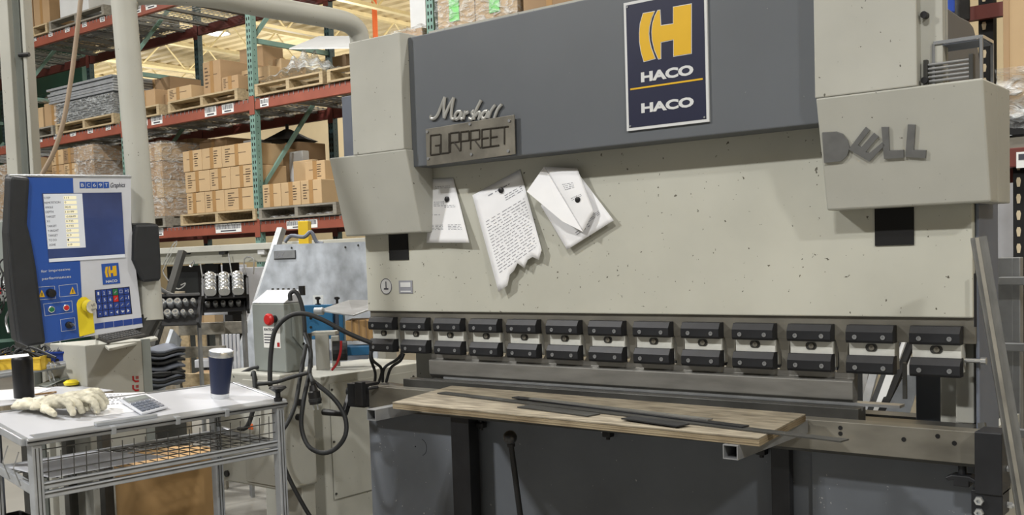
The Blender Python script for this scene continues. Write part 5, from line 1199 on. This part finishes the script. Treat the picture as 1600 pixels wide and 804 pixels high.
# clutter on the side cabinet: cream bracket, blue frame, motor box, sheet flap
def DBox(name, m, px0, py0, px1, py1, D, dep, parent=None, bevel=0.003, **k):
    a, b = P(px0, (py0+py1)/2, D=D), P(px1, (py0+py1)/2, D=D); zt_, zb_ = P((px0+px1)/2, py0, D=D).z, P((px0+px1)/2, py1, D=D).z
    ax = Vector((b.x-a.x, b.y-a.y, 0)); L = ax.length; ax.normalize(); M = frame((a.x, a.y, 0), ax, Vector((-ax.y, ax.x, 0)))
    return MB(M).box(0, L, 0, dep, zb_, zt_).build(name, m, parent, bevel, **k)
p = P(500, 580, D=5.1); BK = thing('bracket_unit', 'worn cream bracket with dark roller on top of the side cabinet', 'bracket', (p.x, p.y, zt3))
DBox('front_plate', 'cream', 493, 522, 514, 578, 5.1, 0.02, BK); DBox('rear_plate', 'cream', 518, 524, 530, 572, 5.25, 0.02, BK); DBox('top_plate', 'cream', 486, 518, 524, 524, 5.1, 0.1, BK)
pr = P(520, 548, D=5.15); MB().cyl(pr, pr+Vector((0.05, 0.05, 0)), 0.05, n=16).build('roller', 'rubber', BK)
DBox('arm', 'dark_steel', 482, 520, 487, 575, 5.08, 0.02, BK)
MB().tube([P(533, 532, D=5.05), P(532, 550, D=5.05), P(526, 568, D=5.05), P(518, 578, D=5.05)], 0.006, n=8, sub=4).build('red_cable', 'red', None, smooth=True, label='short red cable hanging beside the cream bracket', cat='cable')
p = P(498, 520, D=5.6); BF = thing('blue_gantry', 'blue steel frame standing behind the starter box', 'frame', (p.x, p.y, 0))
DBox('left_web', 'frame_blue', 474, 476, 520, 530, 5.6, 0.06, BF); DBox('upright', 'slate', 519, 482, 530, 545, 5.65, 0.06, BF); DBox('right_web', 'frame_blue', 530, 478, 537, 545, 5.6, 0.06, BF); DBox('low_arm', 'frame_blue', 534, 541, 578, 555, 5.2, 0.14, BF); DBox('under_frame', 'slate', 500, 548, 575, 562, 5.6, 0.1, BF)
for py in (497, 511): 
    p = P(486, py, D=5.59); MB().cyl(p, p-fw*0.01, 0.007, n=8).build('bolt', 'matte_black', BF)
MOB = DBox('motor_box', 'drum_brown', 540, 500, 582, 532, 5.25, 0.2, None, 0.004, label='tan metal motor box beside the first clamp', cat='box')
for k in range(3): DBox('rib', 'carton_dark', 549+k*11, 499, 551+k*11, 533, 5.245, 0.004, MOB, 0)
q = [P(497, 486, D=5.3), P(545, 470, D=5.6), P(585, 470, D=5.7), P(585, 482, D=5.35), P(552, 494, D=5.2)]
fl = MB().prism(q, (0,0,0.006)).build('sheet_flap', 'galvanised', None, label='bare sheet metal flap sloping above the blue frame', cat='sheet')
p = P(492, 486, D=5.3); MB().cyl(p, p+Vector((0.04,0.02,0)), 0.02, n=12).build('pivot', 'galvanised', fl)
for i, px in enumerate((497, 527)):
    p = P(px, 478, D=5.62); t = thing('valve', ('small dark valve before a white square tag', 'small dark valve beside the sheet metal flap')[i], 'valve', tuple(p), 'valves on the blue frame')
    MB().lathe([(0.016, 0), (0.016, 0.012), (0.007, 0.016), (0.007, 0.035), (0.013, 0.037), (0.013, 0.05), (0.001, 0.052)], tuple(p), n=10).build('body', 'black', t); MB().cyl(p+Vector((-0.02,0,0.044)), p+Vector((0.02,0,0.044)), 0.004, n=6).build('lever', 'black', t)
DBox('square_tag', 'label_white', 489, 461, 505, 477, 5.7, 0.004, None, 0, label='white square tag with round mark behind the valve', cat='tag')
# big scuffed sheet behind the starter box
YA = 1.5
pl = [(428,382),(576,377),(590,377),(590,604),(352,604),(366,569)]
AP = thing('plate_guard', 'large scuffed aluminium sheet guard with slanted left edge', 'guard', (P(500, 600, Y=YA).x, YA, 0))
MB().prism([P(x, y, Y=YA) for x, y in pl], (0, 0.006, 0)).build('sheet', 'brushed_plate', AP)
bx('stand', 'dark_steel', AP, P(500, 600, Y=YA).x-0.3, P(500, 600, Y=YA).x+0.3, YA+0.008, YA+0.06, 0, P(500, 600, Y=YA).z+0.1)
x0, x1, z0, z1 = RY(428, 391, 462, 404, YA-0.002)
bx('name_tab', 'galvanised', AP, x0, x1, YA-0.003, YA-0.0003, z0, z1)
bx('tab_edge', 'rubber', AP, x0, x1, YA-0.0038, YA-0.0031, z0-0.004, z0+0.004); bx('tab_edge', 'rubber', AP, x1-0.006, x1+0.002, YA-0.0038, YA-0.0031, z0+0.005, z1)
text('tab_text', 'LAZ', 0.03, 'ink_light', AP, front((x0+x1)/2-0.05, YA-0.0035, (z0+z1)/2), fit=((x1-x0)*0.4, (z1-z0)*0.6), shear=0.3)
for x, y in ((456,387),(560,383),(540,386),(410,470)):
    p = P(x, y, Y=YA); MB().cyl((p.x, YA-0.0005, p.z), (p.x, YA-0.004, p.z), 0.008, n=8).build('screw', 'dark_steel', AP)
DBox('yellow_bollard', 'safety_yellow', 466, 345, 482, 384, 7.6, 0.12, None, 0.004, label='yellow square post rising behind the aluminium sheet', cat='post')
yb2 = [o for o in COL.objects if o.name == 'yellow_bollard'][0]
p = P(474, 384, D=7.6); bx('post_foot', 'safety_yellow', yb2, p.x-0.05, p.x+0.05, p.y+0.01, p.y+0.1, 0, p.z)
a, b = P(440, 357, D=8.3), P(431, 385, D=8.25); b = b+(b-a)*(b.z/(a.z-b.z)); bar(MB(), a, b, 0.06, 0.05).build('slanted_bar', 'galvanised', None, label='slanted grey steel bar behind the aluminium sheet', cat='bar')
MB().tube([P(445,378,D=7.4), P(455,368,D=7.4), P(475,370,D=7.3), P(486,362,D=7.3), P(495,378,D=7.3), P(505,380,D=7.3)], 0.014, n=8, sub=4).build('coiled_hose', 'slate', None, smooth=True, label='grey hose coiled around the yellow post', cat='hose')
# cream cross beam with bolts
YC = 2.3
CB = thing('cross_beam', 'long cream steel cross beam below the rack shelf', 'beam', (P(400, 400, Y=YC).x, YC, 0))
x0 = P(200, 395, Y=YC).x; x1 = P(600, 380, Y=YC).x; zt5 = P(400, 380, Y=YC).z; zm = P(400, 390, Y=YC).z; zb5 = P(400, 409, Y=YC).z
bx('top_flange', 'cream', CB, x0, x1, YC-0.05, YC+0.3, zm, zt5, 0.004); bx('web', 'ram_cream', CB, x0, x1, YC, YC+0.2, zb5, zm, 0.004)
for x in (x0+0.1, x1-0.2): bx('support', 'cream', CB, x, x+0.12, YC+0.05, YC+0.17, 0, zb5)
for px in (294, 352, 413): 
    p = P(px, 393, Y=YC); bx('bolt_block', 'rubber' if px < 400 else 'sign_white', CB, p.x-0.045, p.x+0.045, YC-0.04, YC-0.001, p.z-0.025, p.z+0.025, 0.008)
# dark glazed doors below the beam
YD = 2.5
DG = thing('glazed_cabinet', 'dark glazed cabinet doors with black frame below the cross beam', 'cabinet', (P(300, 440, Y=YD).x, YD, 0))
for (a, b, c_, d) in ((262, 415, 314, 470), (316, 412, 342, 470)):
    x0, x1, z0, z1 = RY(a, b, c_, d, YD); f = 0.06
    fr = bx('door_frame', 'black', DG, x0, x1, YD, YD+0.03, z1-f, z1); bx('frame_side', 'black', fr, x0, x0+f*0.7, YD, YD+0.03, 0.3, z1-f); bx('frame_side', 'black', fr, x1-f*0.7, x1, YD, YD+0.03, 0.3, z1-f)
    bx('pane', 'glass_dark', DG, x0+f*0.7, x1-f*0.7, YD+0.01, YD+0.02, 0.3, z1-f)
x0, x1, z0, z1 = RY(348, 408, 360, 440, YD); bx('black_column', 'matte_black', None, x0, x1, YD, YD+0.1, 0, z1, label='black square column right of the glazed doors', cat='column')
for i, (a, b, c_, d) in enumerate(((342, 414, 347, 440), (360, 418, 378, 436))):
    x0, x1, z0, z1 = RY(a, b, c_, d, 2.9); bx('white_crate', 'panel_grey', None, x0, x1, 2.9, 3.2, 0, z1, 0.005, label=('pale panel left of the black column', 'pale crate right of the black column')[i], cat='panel')
# wire hooks hanging in front of the glazed doors
for i, pts in enumerate(([(255,413),(270,382),(276,380),(258,415),(256,428),(275,450),(286,448),(290,442),(283,445)], [(296,415),(302,408),(304,408),(300,416),(296,415)], [(313,412),(318,440),(324,458)], [(383,430),(382,404),(396,404),(396,428)], [(357,396),(360,415),(363,432)])):
    MB().tube([P(x, y, Y=YC-0.045) for x, y in pts], 0.006, n=6, sub=3).build('wire_hook', 'chrome', None, smooth=True, label='bent bright wire hook before the dark doors, %s from the left' % ['first', 'second', 'third', 'fifth', 'fourth'][i], cat='hook', group='wire hooks by the dark doors')
a, b = P(285, 392, D=6.6), P(240, 540, D=6.4); bar(MB(), a, b, 0.05, 0.03).build('leaning_bar', 'dark_steel', None, label='dark flat bar leaning across the glazed doors', cat='bar')
# tool trays with collets
def tray(label, px, py, D, wd, dp, tilt, yaw, group):
    p = P(px, py, D=D); M = Matrix.Translation(p) @ Matrix.Rotation(YAW+yaw, 4, 'Z') @ Matrix.Rotation(tilt, 4, 'X')
    t = thing('tool_tray', label, 'tray', tuple(p), group)
    MB(M).box(-wd/2, wd/2, -dp/2, dp/2, -0.01, 0.0).build('plate', 'black', t, 0.002)
    MB().box(p.x-0.008, p.x+0.008, p.y+0.12, p.y+0.14, 0, p.z-0.02).build('stand', 'bare_steel', t); MB().box(p.x-0.008, p.x+0.008, p.y+0.02, p.y+0.14, p.z-0.06, p.z-0.02).build('stand_arm', 'black', t)
    MB(M).box(-wd/2, wd/2, dp/2, dp/2+0.02, -0.02, 0.03).build('back_lip', 'black', t, 0.002)
    for s in (-1, 1): MB(M).box(s*wd/2-0.008, s*wd/2+0.008, -dp/2, dp/2, -0.04, 0.02).build('side_cheek', 'black', t, 0.002)
    return M, t
M, t1 = tray('black tool tray with rows of chrome collets, left of the two', 280, 487, 6.0, 0.23, 0.18, 0.95, 0.1, 'tool trays')
for r in range(2):
    for k in range(5):
        rr = 0.021 if k < 3 else 0.015; c = Vector((-0.092+k*0.044-0.006*r, 0.045-r*0.075, 0))
        o = MB(M).lathe([(rr*0.9, 0.0), (rr, 0.01), (rr, 0.05), (rr*0.8, 0.056), (rr*0.45, 0.056), (rr*0.45, 0.04), (0.0005, 0.04)], tuple(c), n=16).build('collet', 'chrome', None, smooth=True, label='chrome collet in the left tray, %s row, %s from left' % (['upper', 'lower'][r], ['first', 'second', 'third', 'fourth', 'fifth'][k]), cat='collet', group='chrome collets in the left tray')
M, t2 = tray('black tilted tool tray holding three ribbed rolls', 352, 450, 6.25, 0.26, 0.16, 0.75, 0.25, 'tool trays')
for k, (x, rr) in enumerate(((-0.085, 0.036), (-0.005, 0.034), (0.075, 0.036))):
    R0 = thing('ribbed_roll', 'ribbed steel roll lying in the tilted tray, %s' % ORD[k], 'roll', tuple(M @ Vector((x, -0.07, rr+0.001))), 'ribbed rolls')
    for s in range(5):
        y = -0.07+s*0.03; MB(M @ frame((x, y, rr+0.002), (1,0,0), (0,0,1))).lathe([(rr*0.5, 0), (rr*0.94, 0.0), (rr, -0.004), (rr, -0.022), (rr*0.94, -0.026), (rr*0.5, -0.026)], n=18).build('ring', 'chrome' if s % 2 == 0 else 'bare_steel', R0, smooth=True)
M, t3 = tray('lower black tray with dark collets under the ribbed rolls', 352, 477, 6.3, 0.27, 0.08, 1.0, 0.2, 'tool trays')
for k in range(5):
    MB(M).lathe([(0.012, 0.0), (0.015, 0.01), (0.015, 0.04), (0.010, 0.046), (0.0005, 0.046)], (-0.1+k*0.045, 0.0, 0), n=14).build('collet', 'bare_steel', None, smooth=True, label='dark collet in the lower tray, %s from the left' % ['first', 'second', 'third', 'fourth', 'fifth'][k], cat='collet', group='dark collets in the lower tray')
DBox('tray_rail', 'panel_grey', 300, 472, 360, 492, 6.5, 0.02, None, 0.003, label='pale slotted rail joining the black tool trays', cat='rail')
a, b = P(245, 446, D=6.0), P(305, 465, D=6.3); MB().tube([P(238,430,D=5.9), P(252,452,D=6.0), P(280,464,D=6.2), P(305,466,D=6.3)], 0.012, n=8, sub=4).build('grey_hose', 'galvanised', None, smooth=True, label='pale hose running from the pillar to the tool trays', cat='hose')
# grey wooden crate under the trays
p = P(310, 560, D=6.6); WC = thing('wooden_crate', 'weathered grey wooden crate frame below the tool trays', 'crate', (p.x, p.y, 0))
DBox('board', 'grey_wood', 279, 504, 350, 523, 6.6, 0.03, WC, 0.002); DBox('board', 'grey_wood', 282, 541, 352, 558, 6.58, 0.03, WC, 0.002); DBox('board', 'pallet_wood', 284, 583, 345, 602, 6.62, 0.03, WC, 0.002)
DBox('upright', 'grey_wood', 279, 523, 286, 860, 6.63, 0.06, WC, 0.002); DBox('upright', 'grey_wood', 344, 505, 350, 860, 6.66, 0.06, WC, 0.002); DBox('side_board', 'grey_wood', 350, 502, 385, 521, 6.7, 0.03, WC, 0.002); DBox('rear_board', 'pallet_wood', 284, 520, 297, 610, 7.2, 0.03, WC, 0.002); DBox('rear_board', 'pallet_wood', 306, 522, 322, 560, 7.2, 0.03, WC, 0.002)
for i, (a, b, c_, d, m) in enumerate(((288, 488, 318, 505, 'carton'), (318, 490, 336, 505, 'carton_tan'))):
    DBox('small_carton', m, a, b, c_, d, 6.8, 0.2, None, 0.003, label=('small brown carton on the crate, left one', 'small pale carton on the crate, right one')[i], cat='carton', group='small cartons on the crate')
DBox('plywood_panel', 'osb', 240, 455, 297, 800, 7.4, 0.02, None, 0.003, label='pale plywood panel standing behind the tool trays', cat='panel')
DBox('open_carton', 'carton_dark', 296, 585, 340, 640, 6.9, 0.3, None, 0.003, label='dark open carton low inside the wooden crate', cat='carton')
DBox('white_box', 'panel_grey', 304, 562, 327, 574, 6.85, 0.15, None, 0.003, label='pale flat box inside the wooden crate', cat='box')
for i, k in enumerate(range(5)): DBox('slatted_grille', 'panel_grey', 352+i*6, 521, 356+i*6, 800, 7.3, 0.02, None, 0.001, label='pale upright slat behind the crate, %s from left' % ['first', 'second', 'third', 'fourth', 'fifth'][i], cat='slat', group='pale slats behind the crate')
# coil of hose and folded sheets right of the pedestal
p = P(238, 606, D=5.6); bx('low_stool', 'dark_steel', None, p.x-0.09, p.x+0.09, p.y-0.14, p.y+0.14, 0, p.z-0.03, label='dark low stool carrying the folded mats', cat='stool')
for i in range(9):
    p = P(238, 546+i*7, D=5.6); MB().grid(lambda u, v: (p.x+(u-.5)*0.17, p.y+(v-.5)*0.3, p.z+0.012*math.sin(u*6+i)+0.008*math.sin(v*9)), 8, 8).build('folded_mat', 'rubber' if i % 2 else 'slate', None, smooth=True, solid=0.012, label='dark folded mat in the pile beside the pedestal, layer %s' % ['one', 'two', 'three', 'four', 'five', 'six', 'seven', 'eight', 'nine'][i] + ' from the top', cat='mat', group='dark mats beside the pedestal')
p = P(248, 588, D=5.58); MB().tube([p+Vector((0.14*math.cos(a)*0.8, 0.14*math.sin(a), 0.03*math.cos(a+0.5))) for a in [2*math.pi*k/16 for k in range(17)]], 0.007, n=8).build('hose_ring', 'rubber', None, smooth=True, label='black hose ring hanging beside the dark mats', cat='hose')
bar(MB(), P(275, 522, D=6.0), P(252, 590, D=5.9)+(P(252, 590, D=5.9)-P(275, 522, D=6.0))*2.6, 0.16, 0.02, up=(1,0.8,0)).build('leaning_sheet', 'brushed_plate', None, label='bright metal sheet leaning right of the pedestal', cat='sheet')
# ------------------------------------------------------------------ right of the press
t_ = P(1529, 372, X=2.64); m_ = P(1602, 804, X=2.80); d_ = (m_-t_).normalized(); f_ = t_+d_*((0.0-t_.z)/d_.z)
mb = MB(); bar(mb, f_+d_*-0.012, t_, 0.042, 0.026, up=(0.3,-1,0)); lb_ = mb.build('leaning_angle', 'channel_grey', None, label='long steel channel leaning against the right side of the press', cat='bar')
mb = MB(); bar(mb, f_+d_*-0.03+Vector((0.0,-0.018,0.0)), t_+Vector((0,-0.018,0)), 0.010, 0.010, up=(0.3,-1,0)); mb.build('channel_rib', 'rail_steel', lb_)
a = P(1534, 660, Y=0.02); b = P(1553, 804, Y=-0.03); d2 = (b-a).normalized(); f2 = a+d2*((0-a.z)/d2.z)
mb = MB(); bar(mb, f2-d2*0.012, a, 0.02, 0.02, up=(0,-1,0)); mb.build('leaning_angle', 'channel_grey', None, label='short steel bar leaning behind the end bracket', cat='bar')
# bracket of thin rods on the right cover box
p = P(1450, 120, Y=-0.15); zt6 = zc1+0.001
RB = thing('rod_rack', 'small steel rod bracket standing on the right cover box', 'bracket', (2.55, -0.12, zt6))
xa, xb = P(1448, 110, Y=YC_+0.04).x, P(1522, 105, Y=YC_+0.04).x; zz0 = zt6
for k in range(5): MB().cyl((xa, YC_+0.035, zz0+0.012+k*0.012), (xb-0.01, YC_+0.035, zz0+0.012+k*0.012), 0.004, n=8).build('rod', 'bare_steel', RB)
for x in (xa, xb-0.005): bx('end_cheek', 'dark_steel', RB, x-0.006, x+0.006, YC_+0.025, YC_+0.05, zz0, zz0+0.075, 0.002)
ztop = zz0+0.115
fr = MB()
bx('shelf', 'slate', RB, xa+0.02, xb+0.02, YC_+0.04, YC_+0.16, ztop-0.003, ztop)
for (x, y) in ((xa+0.02, YC_+0.04), (xb+0.02, YC_+0.04), (xb+0.02, YC_+0.16), (xa+0.02, YC_+0.16)): bx('post', 'bare_steel', RB, x-0.004, x+0.004, y-0.004, y+0.004, zz0, ztop+0.004)
for (x0, y0, x1, y1) in ((xa+0.02, YC_+0.04, xb+0.02, YC_+0.04), (xb+0.02, YC_+0.04, xb+0.02, YC_+0.16)): bar(MB(), (x0, y0, ztop+0.006), (x1, y1, ztop+0.006), 0.009).build('edge_bar', 'chrome', RB)
# second rack to the right, dark posts
YR2 = 2.2
R2 = thing('right_rack', 'dark post pallet rack with maroon beams right of the press', 'rack', (3.6, 2.7, 0))
def rpost(px0, px1, py, Y):
    x0, x1 = P(px0, py, Y=Y).x, P(px1, py, Y=Y).x
    o = bx('post', 'matte_black', R2, x0, x1, Y, Y+0.08, 0, 5.5); mb = MB(); z = 0.1; c = x0+(x1-x0)*0.38; w_ = (x1-x0)*0.16
    while z < 5.4:
        mb.add([(c-w_, Y-0.001, z+0.03), (c-w_*0.6, Y-0.001, z), (c+w_*0.6, Y-0.001, z), (c+w_, Y-0.001, z+0.03), (c+w_*0.6, Y-0.001, z+0.045), (c-w_*0.6, Y-0.001, z+0.045)], [(0,1,2,3,4,5)]); z += 0.08
    tag(mb.build('post_slots', 'wall_tan', o, nofix=True), kind='stuff')
    return x0, x1
xp0, xp1 = rpost(1529, 1552, 60, YR2+1.0)
xq0, xq1 = rpost(1583, 1606, 350, YR2)
zb1, zb0 = P(1585, 232, Y=YR2).z, P(1585, 262, Y=YR2).z
b = bx('beam', 'rack_maroon_shade', R2, xq0-0.35, xq1+1.2, YR2-0.05, YR2-0.002, zb0, zb1, 0.004)
x0, x1, z0, z1 = RY(1588, 237, 1606, 262, YR2-0.052); lb = bx('location_label', 'label_white', b, x0, x1, YR2-0.053, YR2-0.0505, z0, z1)
bx('barcode', 'ink', lb, x0+0.01, x1-0.01, YR2-0.0545, YR2-0.053, z0+(z1-z0)*0.5, z1-0.01)
bx('beam', 'rack_maroon_shade', R2, xp0-0.5, xp1+1.2, YR2+0.95, YR2+0.998, P(1560, 28, Y=YR2+1).z, P(1560, 6, Y=YR2+1).z)
bx('beam', 'rack_maroon_shade', R2, xq0-0.35, xq1+1.2, YR2+1.0, YR2+1.05, zb0-0.02, zb1-0.02)
bx('deck', 'rack_maroon_shade', R2, xq0-0.34, xq1+1.1, YR2, YR2+1.0, zb1-0.03, zb1-0.002)
xk0 = P(1569, 110, Y=YR2-0.02).x; zc0 = zb1+0.03
LC = thing('shipping_carton', 'very large tan shipping carton on the right rack wrapped at its foot', 'carton', (xk0+0.5, YR2+0.4, zc0))
bx('body', 'carton_tan', LC, xk0, xk0+1.1, YR2-0.02, YR2+0.8, zc0+0.12, zc0+1.5, 0.01)
bx('corner_edge', 'carton', LC, xk0-0.004, xk0+0.025, YR2-0.024, YR2+0.0, zc0+0.12, zc0+1.5, 0.004)
MB().grid(lambda u, v: (xk0-0.03+1.1*u, YR2-0.06+0.02*math.sin(v*17+u*9), zc0+0.03+0.32*v), 20, 14).build('film', 'film_dense', LC, smooth=True)
bx('pallet_deck', 'grey_wood', LC, xk0-0.05, xk0+1.1, YR2-0.04, YR2+0.8, zb1, zc0+0.03)
bx('dark_cloth', 'black', LC, xk0-0.03, xk0+0.1, YR2-0.05, YR2-0.025, zc0+0.02, zc0+0.12, 0.02)
x0, x1, z0, z1 = RY(1480, 0, 1492, 18, 0.9)
DBox('blue_case', 'stripe_blue', 1479, -30, 1493, 20, 5.6, 0.1, None, 0.01, label='blue case showing above the hydraulic tank', cat='case')
DBox('grey_duct', 'rubber', 1496, -30, 1517, 32, 5.8, 0.1, None, 0.01, label='dark grey duct behind the hydraulic tank', cat='duct')
for i, o in enumerate([o for o in COL.objects if o.name in ('blue_case', 'grey_duct')]):
    lo = o.location; bx('support_bar', 'black', o, lo.x-0.01, lo.x+0.01, lo.y+0.01, lo.y+0.03, 0, lo.z)
# tube rack with upright steel tubes
TR2 = thing('tube_rack', 'steel tube storage rack standing right of the press', 'rack', (P(1580, 600, Y=1.2).x, 1.25, 0))
for px, w_ in ((1571, 0.06), (1588, 0.03)):
    x = P(px, 560, Y=1.2).x; bx('upright', 'galvanised', TR2, x-w_/2, x+w_/2, 1.2, 1.26, 0, P(1571, 402, Y=1.2).z, 0.004)
for py in (437, 540, 673, 788):
    p = P(1580, py, Y=1.15); bx('cross_bar', 'galvanised', TR2, P(1562, py, Y=1.15).x, p.x+0.6, 1.13, 1.17, p.z-0.02, p.z+0.012, 0.003)
for i in range(6):
    px = 1562+i*8; a = P(px, 470+20*(i % 3), Y=1.35); b = P(px+6, 900, Y=1.3+0.05*(i % 2))
    mb = MB(); bar(mb, (b.x, b.y, 0), a, 0.03, 0.03); mb.build('stored_tube', ['bare_steel', 'rubber', 'matte_black'][i % 3], None, label='upright steel tube stored in the right rack, %s from the press' % ['first', 'second', 'third', 'fourth', 'fifth', 'sixth'][i], cat='tube', group='tubes in the right rack')
bx('pale_cabinet', 'panel_grey', None, P(1556, 370, Y=4).x, P(1640, 370, Y=4).x, 4.0, 4.5, 0, P(1575, 262, Y=4).z, 0.01, label='pale cabinet seen below the maroon beam on the right', cat='cabinet')
bx('dark_stores', 'matte_black', None, P(1556, 600, Y=2.0).x, P(1680, 600, Y=2.0).x, 2.0, 2.1, 0, P(1590, 420, Y=2.0).z, label='dark panel behind the upright tubes on the right', cat='panel')
# ------------------------------------------------------------------ seen through the throat of the press
for i, (x0, y0, x1, y1, m) in enumerate(((1346, 655, 1364, 588, 'aluminium'), (1357, 655, 1384, 585, 'rubber'), (1368, 652, 1392, 585, 'sign_white'), (1338, 652, 1350, 590, 'bare_steel'), (1376, 650, 1402, 588, 'matte_black'))):
    a, b = P(x0, y0, Y=1.3), P(x1, y1, Y=1.5); d = (a-b).normalized(); f0 = a+d*((0-a.z)/d.z); mb = MB(); bar(mb, f0, b-d*0.25, 0.035, 0.02); mb.build('sheet_strip', m, None, label='leaning metal strip seen through the throat, %s from left' % ['second', 'third', 'fourth', 'first', 'fifth'][i], cat='strip', group='strips behind the throat')
pl = [P(x, y, Y=1.15) for x, y in ((1413,585),(1440,585),(1416,660),(1374,660))]
lo = [p for p in pl]; dn_ = (pl[3]-pl[0]).normalized()
pl[3] = pl[3]+dn_*((0.02-pl[3].z)/dn_.z); dn_ = (lo[2]-pl[1]).normalized(); pl[2] = lo[2]+dn_*((0.02-lo[2].z)/dn_.z)
MB().prism(pl, (0, 0.01, 0)).build('bright_sheet', 'brushed_plate', None, label='bright metal sheet leaning behind the throat of the press', cat='sheet')
DBox('pale_tower', 'sign_white', 1404, 520, 1424, 590, 6.4, 0.05, None, 0.003, label='bright white panel seen between the last two clamps', cat='panel')
o = [o for o in COL.objects if o.name == 'pale_tower'][0]; p = o.location; bx('foot', 'dark_steel', o, p.x-0.02, p.x+0.02, p.y, p.y+0.03, 0, p.z)
x0 = P(1000, 618, Y=1.2).x; x1 = P(1335, 640, Y=1.2).x; rnd = random.Random(4); n = 46
for i in range(n):
    x = x0+(x1-x0)*i/n; h = 0.98+rnd.uniform(0, 0.08)
    bx('stored_bar', rnd.choice(['dark_steel', 'rubber', 'matte_black', 'bare_steel', 'black']), None, x, x+(x1-x0)/n*0.75, 1.2, 1.24+0.2*rnd.random(), 0.0, h, label='upright steel bar in the dense row seen under the punch', cat='bar', group='row of bars behind the die')
DBox('blue_ledge', 'slate', 840, 598, 900, 612, 6.0, 0.05, None, 0.002, label='blue-grey ledge seen under the left part of the punch', cat='ledge')
DBox('wood_block', 'carton_tan', 890, 598, 916, 612, 5.9, 0.05, None, 0.002, label='pale wooden block seen under the punch', cat='block')
DBox('white_sheet_edge', 'panel_grey', 912, 600, 1000, 614, 6.0, 0.03, None, 0.002, label='white sheet edge seen under the middle of the punch', cat='sheet')
for nm in ('blue_ledge', 'wood_block', 'white_sheet_edge'):
    o = [o for o in COL.objects if o.name == nm][0]; p = o.location; bx('stand', 'dark_steel', o, p.x-0.02, p.x+0.02, p.y, p.y+0.02, 0, p.z)
# back frame of the press, seen dark through the slit
bx('backgauge_beam', 'dark_steel', PB, 0.05, 2.45, 0.75, 0.85, 0.62, 0.78)
bx('rear_bed', 'base_grey', PB, 0.05, 2.48, 0.101, 0.16, 0.0, 0.80)
bx('frame_web', 'cream', PB, 2.46, 2.498, 0.235, 1.0, 0.0, 0.78); bx('frame_web', 'cream', PB, 0.1, 0.14, 0.161, 1.0, 0.0, 0.78)
bx('rear_crown', 'machine_grey', PB, 0.2, 2.4, 0.141, 0.3, 1.35, 2.34)
